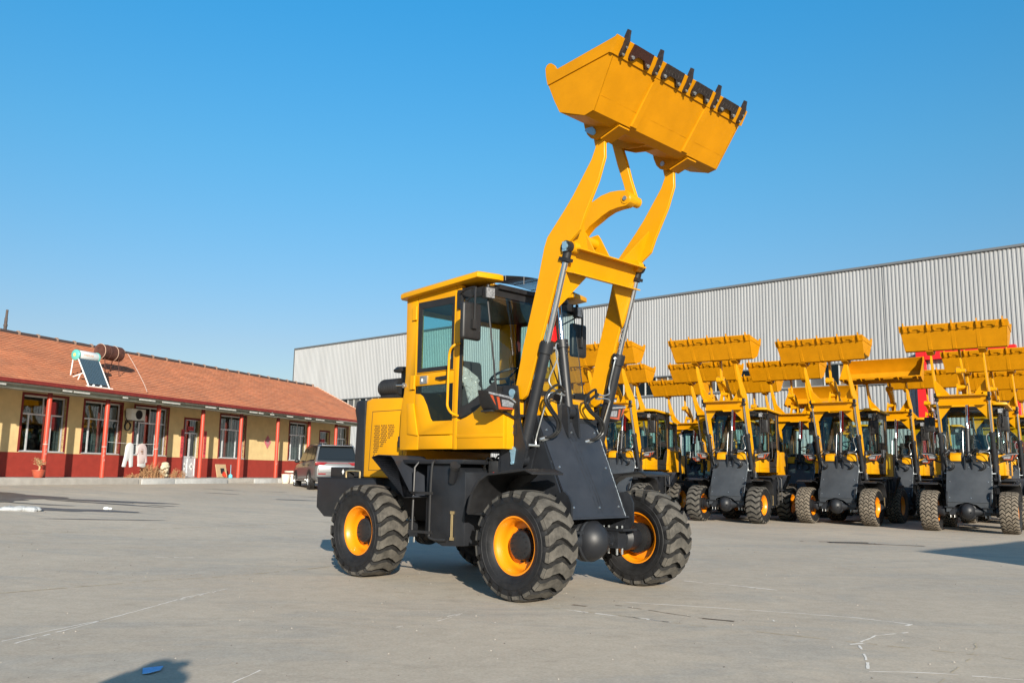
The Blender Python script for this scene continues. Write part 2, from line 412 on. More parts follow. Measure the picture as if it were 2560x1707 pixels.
    for i in range(4):
        y = (-.7875 + i * .525) * k; g = MB()
        o = [(-.145, .150), (.145, .150), (.155, .05), (.148, .012), (.125, -.002), (.095, .008), (.078, .035), (.05, .062), (-.05, .062), (-.078, .035), (-.095, .008), (-.125, -.002), (-.148, .012), (-.155, .05)]
        vs = []
        for oo in (.025, .05):
            for yy, a in o:
                x, z = lip(a, oo - (.012 if (a > .15 and oo > .04) else 0)); vs.append((x, y + yy, z))
        n = len(o)
        g.add(t3(vs), [tuple(range(n)), tuple(range(2 * n - 1, n - 1, -1))] + [(j, (j + 1) % n, n + (j + 1) % n, n + j) for j in range(n)])
        if not bg and i:
            for q in range(6):
                yy = -.13 + q * .05; p = [lip(.075, .051), lip(.155, .045)]
                g.tube(t3([(p[0][0], y + yy, p[0][1]), (p[1][0], y + yy, p[1][1])]), .0022, 4)
        to = g.build('edge_cutter', (M['rusty'] if i == 0 and not bg else tm), b)
        bo = MB()
        for yy in (-.12, .12):
            p0 = lip(.035, .05); p1 = lip(.035, .066); a0 = T(*p0); a1 = T(*p1)
            bo.cyl((a0[0], y + yy, a0[1]), (a1[0], y + yy, a1[1]), .017, n=6)
        bo.build('bolt', M['steel'] if not bg else yel, to)
    # lugs at the back of the bucket
    sl_ = [(.46, 4.84), (.47, 4.76), (.49, 4.67), (.525, 4.585), (.57, 4.535), (.63, 4.508), (.69, 4.512), (.75, 4.53), (.93, 4.588), (.83, 4.578), (.60, 4.648), (.522, 4.69)]
    for s in (-1, 1):
        l = MB()
        for y in (.668, .528):
            vs = [(x, s * (y + dy), z) for dy in (-.012, .012) for x, z in sl_]; n = len(sl_)
            l.add(t3(vs), [tuple(range(n)), tuple(range(2 * n - 1, n - 1, -1))] + [(j, (j + 1) % n, n + (j + 1) % n, n + j) for j in range(n)])
        vs = [(x, s * y, z) for y in (.515, .681) for x, z in ((.70, 4.505), (.93, 4.578), (.93, 4.563), (.70, 4.49))]
        l.add(t3(vs), [(0, 1, 2, 3), (7, 6, 5, 4)] + [(j, (j + 1) % 4, 4 + (j + 1) % 4, 4 + j) for j in range(4)])
        lo = l.build('hinge_lug', yel, b)
        p = MB(); c0 = T(.612, 4.582)
        p.cyl((c0[0], s * .50, c0[1]), (c0[0], s * .69, c0[1]), .028, n=16)
        c1 = T(.60, 4.60); c2 = T(.52, 4.63)
        p.add([(c[0] + dx, s * (.682 + dy), c[1] + dz) for dy in (0, .01) for c, dx, dz in ((c1, .04, 0), (c1, 0, .045), (c2, 0, .02), (c2, -.02, 0), (c2, 0, -.02), (c1, 0, -.045))], [(0, 1, 2, 3, 4, 5), (11, 10, 9, 8, 7, 6)] + [(j, (j + 1) % 6, 6 + (j + 1) % 6, 6 + j) for j in range(6)])
        p.build('hinge_pin', M['blue'] if s < 0 and not bg else M['steel'], lo)
    l = MB(); cl = [(.30, 4.83), (.295, 4.775), (.33, 4.725), (.42, 4.66), (.56, 4.60), (.72, 4.575), (.84, 4.575), (.60, 4.648), (.522, 4.692), (.462, 4.823), (.43, 4.90), (.36, 4.88)]
    for y in (-.075, .075):
        vs = [(x, y + dy, z) for dy in (-.011, .011) for x, z in cl]; n = len(cl)
        l.add(t3(vs), [tuple(range(n)), tuple(range(2 * n - 1, n - 1, -1))] + [(j, (j + 1) % n, n + (j + 1) % n, n + j) for j in range(n)])
    c0 = T(.36, 4.79); l.cyl((c0[0], -.10, c0[1]), (c0[0], .10, c0[1]), .026, n=14)
    l.build('link_lug', yel, b)
    return b

def arms(root, th, ph, bg):
    """th: arm angle relative to the fully raised pose, ph: extra bucket tilt about its pin"""
    A = lambda x, z: rot2((x, z), th)
    pin = (.612, 4.582)
    T = lambda x, z: A(*rot2((x, z), ph, pin))
    yel = M['yellow']
    def pr(mb, poly, y0, y1):
        vs = [(A(x, z)[0], y, A(x, z)[1]) for y in (y0, y1) for x, z in poly]; n = len(poly)
        return mb.add(vs, [tuple(range(n)), tuple(range(2 * n - 1, n - 1, -1))] + [(j, (j + 1) % n, n + (j + 1) % n, n + j) for j in range(n)])
    AP = [(-.385, 1.955), (-.44, 1.96), (-.485, 2.01), (-.48, 2.125), (-.383, 2.523), (-.20, 3.14), (-.102, 3.534), (-.06, 3.635), (.183, 3.89), (.294, 4.017), (.534, 4.338), (.585, 4.45), (.565, 4.53), (.567, 4.59), (.59, 4.625), (.63, 4.628), (.66, 4.60), (.70, 4.52), (.703, 4.325), (.62, 4.10), (.449, 3.783), (.385, 3.635), (.231, 3.529), (.176, 3.407), (.065, 3.137), (-.29, 2.10), (-.335, 1.995)]
    for s in (-1, 1):
        a = MB(); pr(a, AP, s * .585, s * .625)
        ao = a.build('lift_arm', yel, root, bevel=.004, seg=1)
        bs = MB(); c = A(.235, 3.49)
        bs.cyl((c[0], s * .50, c[1]), (c[0], s * .586, c[1]), .062, n=22); bs.build('pin_boss', yel, ao)
    cb = MB()
    ca = Vector((.10, 0, .22)).normalized(); cross = MB()
    pr(cb, [(.075, 3.275), (.135, 3.255), (.235, 3.475), (.175, 3.50)], -.585, .585)
    pr(cb, [(.06, 3.272), (.265, 3.212), (.268, 3.226), (.064, 3.287)], -.56, .56)
    pr(cb, [(.165, 3.49), (.345, 3.452), (.350, 3.468), (.170, 3.508)], -.56, .56)
    cbo = cb.build('cross_beam', yel, root, bevel=.002, seg=1)
    for s in (-1, 1):
        for p, d in (([(.20, .28, 3.50), (.20, .586, 3.50), (.36, .586, 3.88)], (.016, -.004)), ([(.13, .23, 3.25), (.13, .586, 3.25), (-.02, .586, 2.83)], (.016, -.006))):
            g = MB(); vs = []
            for k in (0, 1):
                for x, y, z in p: X, Z = A(x + d[0] * k, z + d[1] * k); vs.append((X, s * y, Z))
            g.add(vs, [(0, 1, 2), (5, 4, 3), (0, 3, 4, 1), (1, 4, 5, 2), (2, 5, 3, 0)]); g.build('gusset', yel, cbo)
    br = MB()
    for y in (-.12, .12): pr(br, [(-.12, 3.72), (-.08, 3.79), (.02, 3.80), (.05, 3.76), (.20, 3.49), (.02, 3.44)], y - .011, y + .011)
    br.build('rocker_bracket', yel, cbo)
    # rocker arm, turning a little with the bucket
    rp = (-.02, 3.70); ra = -ph * .30
    RK = [(.585, 4.115), (.54, 4.155), (.44, 4.175), (.33, 4.185), (.20, 4.17), (.07, 4.125), (-.05, 4.045), (-.15, 3.93), (-.25, 3.80), (-.40, 3.62), (-.53, 3.53), (-.56, 3.46), (-.52, 3.40), (-.45, 3.40), (-.33, 3.47), (-.18, 3.62), (-.06, 3.775), (.04, 3.86), (.14, 3.905), (.22, 3.945), (.32, 3.98), (.42, 3.99), (.53, 3.99), (.585, 4.02), (.60, 4.07)]
    rk = MB(); pr(rk, [rot2(p, ra, rp) for p in RK], -.055, .055)
    e1 = A(*rot2((.53, 4.068), ra, rp)); pv = A(*rp); e2 = A(*rot2((-.50, 3.46), ra, rp))
    rk.cyl((e1[0], -.062, e1[1]), (e1[0], .16, e1[1]), .058, n=20); rk.cyl((pv[0], -.13, pv[1]), (pv[0], .13, pv[1]), .06, n=20)
    rko = rk.build('rocker_arm', yel, root, bevel=.003, seg=1)
    pp = MB(); pp.cyl((e1[0], -.075, e1[1]), (e1[0], .17, e1[1]), .024, n=12); pp.build('pin', M['steel'], rko)
    l1 = T(.36, 4.79); lk = MB(); P, Q = Vector((e1[0], 0, e1[1])), Vector((l1[0], 0, l1[1])); t = (Q - P); ln = t.length; t.normalize(); nn = Vector((t.z, 0, -t.x))
    pts = []
    for a_, w in ((-.05, .035), (0, .055), (.3, .050), (.6, .058), (1, .05), (1.07, .03)):
        pts.append((a_, w))
    poly = [P + t * ln * a_ + nn * w for a_, w in pts] + [P + t * ln * a_ - nn * w for a_, w in pts[::-1]]
    lk.add([(p.x, y, p.z) for y in (.064, .112) for p in poly], [tuple(range(12)), tuple(range(23, 11, -1))] + [(j, (j + 1) % 12, 12 + (j + 1) % 12, 12 + j) for j in range(12)])
    # offset so the link sits beside the rocker and reaches into the lug pair
    lk.v = [(x, y - .088 * min(1, max(0, ((Vector((x, 0, z)) - P).dot(t) / ln))), z) for x, y, z in lk.v]
    lk.build('bucket_link', yel, root, bevel=.004, seg=1)
    # lift cylinders
    for s in (-1, 1):
        y = s * .60; base = Vector((-.41, y, 1.34)); e = A(.218, 3.486); eye = Vector((e[0], y, e[1])); d = (eye - base); ln = d.length; d.normalize()
        body = 1.235
        m = MB(); m.cyl(base, base + d * body, .058, n=28); m.cyl(base + d * (body - .11), base + d * body, .073, n=28); m.cyl(base - d * .02, base + d * .1, .066, n=20)
        for kk in range(10):
            a = kk * math.pi / 5; q = base + d * (body + .008); x_ = Vector((0, 1, 0)); y_ = d.cross(x_)
            m.cyl(q + (x_ * math.cos(a) + y_ * math.sin(a)) * .06 - d * .01, q + (x_ * math.cos(a) + y_ * math.sin(a)) * .06 + d * .004, .008, n=6)
        m.cyl((base.x, y - .05, base.z), (base.x, y + .05, base.z), .07, n=20)
        c = m.build('lift_cylinder', M['grey'], root)
        r = MB(); r.cyl(base + d * body, eye, .031, n=22); r.build('rod', M['chrome'], c, smooth=40)
        ey = MB(); ey.cyl((eye.x, y - .05, eye.z), (eye.x, y + .04, eye.z), .062, n=24); ey.cyl(eye - d * .16, eye - d * .05, .045, n=20); ey.box(eye - d * .13, (.11, .10, .035), Vector((0, 0, 1)).rotation_difference(d).to_matrix())
        eo = ey.build('rod_eye', M['black'], c)
        pn = MB(); pn.cyl((eye.x, s * .652, eye.z), (eye.x, s * .668, eye.z), .034, n=16); pn.box((eye.x - .01, s * .658, eye.z + .0), (.05, .008, .10)); pn.build('pin', M['blue'] if s < 0 and not bg else M['steel'], eo)
        # steel pipes
        pi_ = MB(); top = base + d * (body - .05); yi = y - s * .10
        mid = base + d * .80; low = base + d * .16
        pth = smooth_path([top + Vector((.03, -s * .06, 0)), top + Vector((.045, -s * .11, -.02)), top + Vector((.03, -s * .13, -.12)), (mid.x + .06, yi, mid.z + .06), (mid.x + .075, yi - s * .02, mid.z - .02), (mid.x + .07, yi - s * .10, mid.z - .05), (mid.x + .07, yi - s * .2, mid.z - .05)], 5)
        pi_.tube(pth, .009, 8)
        pth = smooth_path([(mid.x + .06, yi - s * .18, mid.z - .09), (mid.x + .06, yi - s * .08, mid.z - .08), (mid.x + .065, yi, mid.z - .10), (mid.x + .03, yi + s * .01, mid.z - .19), (low.x + .08, yi + s * .01, low.z + .08), (low.x + .075, yi + s * .01, low.z - .0)], 5)
        pi_.tube(pth, .009, 8); pi_.cyl((low.x + .05, y, low.z - .01), (low.x + .10, yi - s * .01, low.z - .015), .014, n=8)
        for zz in (mid.z - .05, mid.z - .09): pi_.cyl((mid.x + .065, yi - s * .17, zz), (mid.x + .065, yi - s * .24, zz), .015, n=6)
        pi_.cyl(top + Vector((.0, -s * .05, 0)), top + Vector((.035, -s * .10, 0)), .016, n=6)
        pi_.build('steel_pipe', M['steel'], c)
        # rubber hoses from the pipes to the fittings on the cover plate
        for q in range(2):
            h = MB(); dq = .045 * q; y0 = yi - s * .24; zz = (mid.z - .05, mid.z - .09)[q]
            if s < 0: hk = [(mid.x + .065, y0, zz), (-.10, -.40 + dq, 2.11 - dq), (-.12, -.53 + dq, 2.02 - dq), (-.12, -.56 + dq, 1.93), (-.11, -.50 + dq, 1.84), (-.11, -.39 + dq, 1.74), (-.13, -.37 + dq, 1.64), (-.16, -.43 + dq, 1.575), (-.19, -.49 + dq, 1.56)]
            else: hk = [(mid.x + .065, y0, zz), (-.10, .22 + dq, 2.11 - dq), (-.12, .10 + dq, 2.03 - dq), (-.12, .08 + dq, 1.94), (-.11, .15 + dq, 1.86), (-.11, .31 + dq, 1.77), (-.13, .36 + dq, 1.66), (-.16, .30 + dq, 1.585), (-.19, .23 + dq, 1.56)]
            ex, yf, ez = hk[-1]; hp = smooth_path(hk, 5)
            h.tube(hp, .014, 8); ho = h.build('hose', M['hose'], root)
            if not bg:
                f = MB(); f.cyl((ex - .02, yf - .05, ez - .02), (ex, yf + .03, ez + .005), .018, n=8); f.build('fitting', M['steel'], ho)
    # tilt cylinder
    b0 = Vector((-.285, 0, 1.86)); e = Vector((e2[0], 0, e2[1])); d = (e - b0); ln = d.length; d.normalize(); body = .80
    m = MB(); m.cyl(b0 + d * .03, b0 + d * body, .052, n=28); m.cyl(b0 + d * (body - .09), b0 + d * body, .068, n=28); m.cyl((b0.x, -.05, b0.z), (b0.x, .05, b0.z), .065, n=24)
    c = m.build('tilt_cylinder', M['grey'], root)
    r = MB(); r.cyl(b0 + d * body, e, .028, n=20); r.build('rod', M['chrome'], c)
    ey = MB(); ey.cyl((e.x, -.1, e.z), (e.x, .1, e.z), .055, n=20); ey.build('rod_eye', M['black'], c)
    if ln > body + .35:
        sb = MB(); n_ = Vector((-d.z, 0, d.x)); p0 = b0 + d * (body + .02); p1 = b0 + d * min(ln - .1, body + .75)
        for w0, w1, y0, y1 in ((.13, .145, -.04, .04), (.10, .13, .03, .04), (.10, .13, -.04, -.03)):
            vs = [(p + n_ * w) + Vector((0, yy, 0)) for p in (p0, p1) for w, yy in ((w0, y0), (w1, y0), (w1, y1), (w0, y1))]
            sb.add(vs, [(0, 1, 2, 3), (7, 6, 5, 4)] + [(j, (j + 1) % 4, 4 + (j + 1) % 4, 4 + j) for j in range(4)])
        sb.build('safety_strut', M['red'], c)
    tp = MB(); q0 = b0 + d * (body - .05)
    tp.tube(smooth_path([q0 + Vector((.0, -.05, 0)), q0 + Vector((.0, -.10, -.0)), q0 + Vector((.01, -.115, -.1)), b0 + d * .2 + Vector((.02, -.115, 0)), b0 + Vector((-.04, -.14, .02))], 5), .008, 8)
    tp.build('steel_pipe', M['steel'], c)
    bucket_parts(root, T, bg)

def headlight(root, s):
    h = MB(); y0 = s * .905
    # housing: a wedge seen from the front as a slanted box
    def P(x, u, z): return (x, y0 + s * -1 * u, z)          # u grows outward->inward
    F = [(-.234, .092), (.071, .061), (.164, .008), (.127, -.082), (-.104, -.096), (-.149, -.045)]
    Bk = [(-.20, .115), (.0, .11), (.12, .04), (.10, -.09), (-.08, -.12), (-.16, -.03)]
    zc = 1.915
    vs = [P(-.375 + .05 * (u + .16), u, zc + w) for u, w in F] + [P(-.58, u * .9, zc + w) for u, w in Bk]
    h.add(vs, [(0, 1, 2, 3, 4, 5), (11, 10, 9, 8, 7, 6)] + [(j, (j + 1) % 6, 6 + (j + 1) % 6, 6 + j) for j in range(6)])
    h.box(P(-.50, -.06, zc - .10), (.16, .14, .02)); h.box(P(-.46, .16, zc - .13), (.05, .34, .03), Matrix.Rotation(s * R(18), 3, 'X')); h.box(P(-.44, .27, zc - .22), (.08, .012, .22))
    ho = h.build('headlight', M['black'], root, bevel=.008)
    def plate(nm, pts, mt, dx):
        q = MB(); q.add([P(-.375 + .05 * (u + .16) + dx + k, u, zc + w) for k in (0, .006) for u, w in pts], [tuple(range(len(pts))), tuple(range(2 * len(pts) - 1, len(pts) - 1, -1))] + [(j, (j + 1) % len(pts), len(pts) + (j + 1) % len(pts), len(pts) + j) for j in range(len(pts))])
        return q.build(nm, mt, ho)
    plate('lens', [(-.225, .084), (.068, .054), (.154, .004), (.150, -.008), (.06, .034), (-.215, .062)], M['lens'], .002)
    plate('clear_cover', [(-.228, .086), (.069, .056), (.158, .007), (.123, -.078), (-.101, -.091), (-.145, -.043)], M['gloss'], .0005)
    plate('lens', [(-.045, .018), (.05, .012), (.125, -.015), (.105, -.055), (-.035, -.052)], M['lens'], .002)
    plate('indicator', [(-.205, .052), (-.165, .050), (-.12, -.05), (-.14, -.03)], M['orange'], .003)
    plate('indicator', [(-.115, .040), (-.08, .036), (-.052, -.060), (.110, -.063), (.115, -.077), (-.082, -.084)], M['orange'], .003)
    return ho

def make_loader(bg=False, th=0, ph=0, style='chevron', label=None, group=None):
    root = empty('wheel_loader', (0, 0, 0), 0, label, 'wheel loader', group)
    wy = .955 if not bg else .90
    for x in (0, -2.51):
        for s in (-1, 1): add_wheel(root, x, s * wy, s, style)
        ax = MB()
        ax.lathe([(.0, -.80), (.10, -.80), (.13, -.74), (.13, -.60), (.085, -.56), (.075, -.42), (.085, -.3), (.13, -.16), (.155, -.02), (.13, .12), (.085, .26), (.075, .42), (.085, .56), (.13, .60), (.13, .74), (.10, .80), (0, .80)], o=(x, 0, .52), n=28)
        for s in (-1, 1):
            ax.bb(x - .12, x + .12, s * .40 - .07, s * .40 + .07, .43, .61)
            for dx in (-.09, .09):
                for dy in (-.045, .045): ax.cyl((x + dx, s * .40 + dy, .36), (x + dx, s * .40 + dy, .66), .012, n=8, m=1)
        axo = ax.build('axle', [M['grey'], M['steel']], root)
        d = MB(); d.sphere((x + (.05 if x == 0 else -.05), -.05, .525), (.215, .19, .208), 32, 20); d.lathe([(.0, -.04), (.195, -.04), (.215, -.015), (.215, .02), (.20, .04), (0, .04)], o=(x + .0, -.05, .525), ax=(1, 0, 0), n=36)
        e_ = .075 if x == 0 else -.075; d.lathe([(.192, -.018), (.214, -.010), (.214, .010), (.192, .018)], o=(x + e_, -.05, .525), ax=(1, 0, 0), n=40); d.cyl((x + .24, .06, .50), (x + .262, .062, .50), .018, n=8); d.cyl((x + (-.1 if x == 0 else .1), -.05, .55), (x + (-.45 if x == 0 else .45), -.05, .60), .09, .06)
        d.build('differential', M['grey'], axo)
    # ---- rear: counterweight, chassis, hood
    cw = MB(); ch = [(-3.98, 1.10), (-3.98, .72), (-3.80, .61), (-3.42, .61), (-3.10, .90), (-2.72, .95), (-2.72, 1.10)]
    cw.prism(ch, -.73, .73); cw.bb(-4.0, -2.7, -.74, .74, 1.098, 1.108)
    cwo = cw.build('counterweight', M['grey'], root, bevel=.008)
    q = MB(); q.tube(smooth_path([(-3.37, -.71, 1.10), (-3.37, -.71, 1.165), (-3.34, -.71, 1.19), (-3.11, -.71, 1.19), (-3.08, -.71, 1.165), (-3.08, -.71, 1.10)], 4), .012, 8)
    q.build('lifting_loop', M['gold'], cwo)
    q = MB(); q.bb(-3.75, -3.34, -.69, .30, 1.108, 1.236); bx = q.build('battery_box', M['black'], root, bevel=.006)
    q = MB(); q.prism([(-.025, 1.19), (0, 1.155), (.025, 1.19), (0, 1.225)], 0, .002)
    q.v = [(x - 3.47, -.6925 + y, z - .012) for x, y, z in q.v]; q.build('sticker', M['white'], bx)
    fr = MB(); fr.bb(-3.1, -.95, -.36, .36, .62, 1.12); fr.bb(-2.72, -2.3, -.60, .60, .92, 1.12); fr.bb(-1.0, -.5, -.18, .18, .55, .95); fr.bb(-2.1, -1.0, -.55, .55, 1.14, 1.26)
    fr.build('rear_frame', M['dark'], root, bevel=.006)
    ho = MB(); hp = [(-3.03, 1.115), (-3.03, 1.75), (-3.02, 2.06), (-2.90, 2.085), (-2.20, 2.06), (-2.20, 1.115)]
    ho.prism(hp, -.70, .70); hoo = ho.build('hood', M['yellow'], root, bevel=.022, seg=3)
    gr = MB(); gr.prism([(-3.22, 1.115), (-3.20, 1.80), (-3.25, 1.95), (-3.22, 2.05), (-3.17, 2.07), (-3.032, 2.065), (-3.032, 1.115)], -.705, .705); gro = gr.build('rear_grille', M['grey'], hoo, bevel=.012)
    vb = MB(); vb.ring([(-2.88, 1.92), (-2.26, 1.92), (-2.26, 1.20), (-2.92, 1.20)], [(-2.874, 1.914), (-2.266, 1.914), (-2.266, 1.206), (-2.914, 1.206)], -.7025, -.6985)
    vb.build('access_panel', M['dark'], hoo)
    vt = MB()
    for k, (x0, x1, z1, zb0, zb1) in enumerate(((-2.83, -2.72, 1.74, 1.36, 1.46), (-2.70, -2.58, 1.74, 1.46, 1.54), (-2.56, -2.44, 1.74, 1.55, 1.63))):
        nx = 4; dxh = (x1 - x0) / nx; zz = z1; row = 0
        while zz > zb0:
            for i in range(nx):
                x = x0 + (i + .5) * dxh + (dxh / 2 if row % 2 else 0)
                if zz < zb0 + (zb1 - zb0) * (x - x0) / (x1 - x0) or x > x1: continue
                vt.lathe([(0, .0), (dxh * .36, .0)], o=(x + (1.74 - zz) * -.03, -.7015, zz), ax=(0, 1, 0), n=6)
            zz -= dxh * .82; row += 1
    vt.build('vent_panel', M['black'], hoo, smooth=0)
    af = MB(); prof = [(0, -.20), (.10, -.20), (.112, -.18)]
    for i in range(9): prof += [(.118, -.16 + i * .036), (.108, -.145 + i * .036), (.118, -.13 + i * .036)]
    prof += [(.10, .19), (0, .19)]
    af.lathe(prof, o=(-2.87, -.40, 2.235), ax=(1, 0, 0), n=28); af.bb(-3.0, -2.7, -.5, -.3, 2.05, 2.14); af.cyl((-2.64, -.40, 2.25), (-2.64, -.40, 2.42), .05); af.lathe([(0, .05), (.10, .04), (.14, .0), (.13, -.02), (0, -.02)], o=(-2.66, -.40, 2.44), ax=(0, 0, 1), n=24)
    af.build('air_filter', M['black'], root)
    # ---- cab
    cabm = M['yellow']
    dk = M['black'] if bg else M['yellow']
    CY = .82
    cab = MB()
    for s in (-1, 1):
        # rear corner pillar and lower panel
        cab.prism([(-2.12, 3.22), (-2.10, 2.30), (-2.12, 2.10), (-1.925, 2.12), (-1.915, 2.30), (-1.92, 3.26)], s * CY, s * (CY - .10), m=1)
        cab.prism([(-2.12, 2.10), (-2.16, 1.91), (-2.17, 1.60), (-2.165, 1.44), (-1.835, 1.44), (-1.835, 1.60), (-1.93, 1.97), (-1.925, 2.12)], s * CY, s * (CY - .10), m=0)
        cab.prism([(-1.835, 1.60), (-1.93, 1.97), (-2.04, 1.97), (-2.02, 1.62)], s * CY, s * (CY + .015), m=0)
        # panel in front of the door down to the floor, curved top under the glass
        cab.prism([(-1.175, 1.44), (-1.178, 1.745), (-1.03, 1.785), (-.90, 1.84), (-.78, 1.915), (-.66, 1.98), (-.58, 1.995), (-.47, 1.98), (-.46, 1.44)], s * CY, s * (CY - .05), m=0)
        cab.prism([(-1.17, 1.56), (-1.17, 1.60), (-.46, 1.60), (-.46, 1.56)], s * CY, s * (CY + .008), m=0)
        # a-pillar
        cab.prism([(-1.235, 3.27), (-1.155, 3.25), (-1.18, 1.74), (-1.18, 1.44), (-1.245, 1.44), (-1.255, 1.75), (-1.255, 2.5)], s * CY, s * (CY - .06), m=1)
    cab.bb(-2.13, -2.08, -.72, .72, 1.44, 2.12, m=0); cab.bb(-2.13, -2.08, -.72, .72, 3.05, 3.22, m=0)
    cab.bb(-2.16, -.47, -.77, .77, 1.445, 1.50, m=2); cab.bb(-.50, -.462, -.77, .77, 1.44, 1.96, m=0)
    for s in (-1, 1): cab.prism([(-.47, 1.96), (-.47, 2.0), (-.42, 2.02), (-.30, 1.96), (-.28, 1.80), (-.46, 1.80)], s * .18, s * .44, m=0)
    cabo = cab.build('cab', [cabm, dk, M['black']], root, bevel=.008)
    rf = MB()
    rp = [(-2.17, -.86), (-2.17, .86), (-2.12, .92), (-.80, .92), (-.735, .66), (-.74, .58), (-1.15, .54), (-1.15, -.54), (-.74, -.58), (-.735, -.66), (-.80, -.92), (-2.12, -.92)]
    def rz_(x): return 3.205 + .075 * min(1, (x + 2.17) / 1.0)
    vs = []
    for k_, (g, dz) in enumerate(((1.0, -.005), (1.0, .045), (.97, .066), (.93, .072))):
        for x, y in rp:
            xx = -1.45 + (x + 1.45) * g; vs.append((xx, y * g, rz_(xx) + dz))
    n = 12; fs = [tuple(range(n - 1, -1, -1)), tuple(range(3 * n, 4 * n))]
    for k_ in range(3): fs += [(k_ * n + j, k_ * n + (j + 1) % n, (k_ + 1) * n + (j + 1) % n, (k_ + 1) * n + j) for j in range(n)]
    rf.add(vs, fs); rfo = rf.build('roof', cabm, root, bevel=.01)
    hd_ = MB(); hd_.bb(-2.08, -.86, -.78, .78, 3.10, 3.20); hd_.bb(-1.16, -.80, -.575, .575, 3.20, 3.25); hd_.build('roof_liner', M['black'], rfo)
    tip = MB(); tip.cyl((-1.3, -.2, 3.33), (-1.3, -.2, 3.40), .02); tip.sphere((-1.3, -.2, 3.40), .025, 10, 8); tip.build('roof_hook', M['gold'], rfo)
    if not bg:
        ms = MB()
        for i in range(15):
            x = -1.15 + i * .031; ms.tube([(x, -.58 + j * .116, 3.33 + .055 * math.sin(math.pi * j / 10)) for j in range(11)], .004, 4)
        for j in range(5):
            y = -.58 + j * .29; ms.tube([(-1.15 + i * .044, y, 3.33 + .055 * math.sin(math.pi * j / 4)) for i in range(11)] + [(-.71, y, 3.28)], .0045, 4)
        ms.build('roof_mesh', M['black'], rfo)
    # door (both sides; handle, latch and rail on each)
    for s in (-1, 1):
        y1, y0 = s * CY, s * (CY - .04)
        d = MB()
        d.ring([(-1.912, 3.255), (-1.245, 3.262), (-1.245, 2.31), (-1.905, 2.31)], [(-1.895, 3.14), (-1.265, 3.14), (-1.268, 2.32), (-1.888, 2.32)], y0, y1)
        d.prism([(-1.905, 2.305), (-1.25, 2.305), (-1.25, 2.165), (-1.915, 2.165)], y0, y1)
        d.prism([(-1.915, 2.08), (-1.82, 2.07), (-1.77, 2.04), (-1.70, 1.94), (-1.63, 1.79), (-1.595, 1.755), (-1.265, 1.755), (-1.265, 2.165), (-1.252, 2.165), (-1.252, 1.605), (-1.845, 1.605), (-1.915, 1.95)], y0, y1)
        d.prism([(-1.83, 1.595), (-1.255, 1.595), (-1.255, 1.445), (-1.83, 1.445)], y0, y1)
        do = d.build('door', dk if bg else cabm, root, bevel=.006)
        w = MB(); w.ring([(-1.895, 3.14), (-1.265, 3.14), (-1.268, 2.32), (-1.888, 2.32)], [(-1.82, 3.06), (-1.30, 3.06), (-1.305, 2.365), (-1.825, 2.365)], s * (CY - .012), s * (CY + .003)); w.build('window_seal', M['black'], do)
        w = MB(); w.prism([(-1.82, 3.06), (-1.30, 3.06), (-1.305, 2.365), (-1.825, 2.365)], s * (CY - .009), s * (CY - .004)); w.build('window', M['glass'], do, smooth=0)
        w = MB(); w.prism([(-1.91, 2.165), (-1.265, 2.165), (-1.265, 1.757), (-1.595, 1.757), (-1.632, 1.792), (-1.70, 1.94), (-1.77, 2.04), (-1.82, 2.07), (-1.91, 2.08)], s * (CY - .012), s * (CY - .004)); w.build('window', M['glass_k'], do, smooth=0)
        if not bg or s < 0:
            w = MB(); w.ring([(-1.82, 2.275), (-1.70, 2.275), (-1.70, 2.185), (-1.82, 2.185)], [(-1.79, 2.25), (-1.73, 2.25), (-1.73, 2.21), (-1.79, 2.21)], y1, y1 + s * .012); w.bb(-1.79, -1.73, y1, y1 + s * .004, 2.21, 2.25); w.build('latch', M['steel'], do)
            w = MB(); w.prism([(-1.54, 2.245), (-1.34, 2.255), (-1.33, 2.215), (-1.44, 2.205), (-1.53, 2.225)], y1, y1 + s * .028); w.build('handle', M['black'], do, bevel=.006)
            for z in (2.94, 2.13): w = MB(); w.bb(-1.985, -1.925, y1, y1 + s * .022, z, z + .16); w.cyl((-1.92, y1 + s * .014, z), (-1.92, y1 + s * .014, z + .16), .014, n=8); w.build('hinge', dk, do)
        w = MB(); yr = y1 + s * .075; w.tube(smooth_path([(-1.165, y1, 2.60), (-1.19, yr, 2.56), (-1.245, yr, 2.49), (-1.255, yr, 2.3), (-1.26, yr, 2.0), (-1.255, yr, 1.90), (-1.19, yr, 1.83), (-1.165, y1, 1.80)], 4), .014, 8); w.build('grab_rail', dk, do)
    # glass: corner panes and windscreen
    gl = MB()
    wx = lambda z: -.66 - (z - 2.0) * .16
    gl.add([(wx(2.0), -.71, 2.0), (wx(2.0), .71, 2.0), (wx(3.2), .71, 3.2), (wx(3.2), -.71, 3.2)], [(0, 1, 2, 3)])
    glo = gl.build('windscreen', M['glass_c'], root, smooth=0)
    for s in (-1, 1):
        c = MB()
        P = [(-1.178, s * .815, 3.22), (-1.178, s * .815, 1.77), (-1.03, s * .80, 1.81), (-.90, s * .785, 1.865), (-.78, s * .765, 1.94), (wx(2.06) , s * .715, 2.03), (wx(3.2), s * .715, 3.2)]
        c.add(P, [tuple(range(7))]); co = c.build('corner_window', M['glass_c'], root, smooth=0)
        e = MB()
        IN = [(-1.125, s * .806, 3.10), (-1.125, s * .806, 1.90), (-1.03, s * .80, 1.93), (-.93, s * .785, 1.985), (-.80, s * .765, 2.07), (wx(2.2) - .012, s * .724, 2.16), (wx(3.1) - .012, s * .724, 3.12)]
        k = 7; vs = P + IN; vs = vs + [(x, y + s * .004, z) for x, y, z in vs]
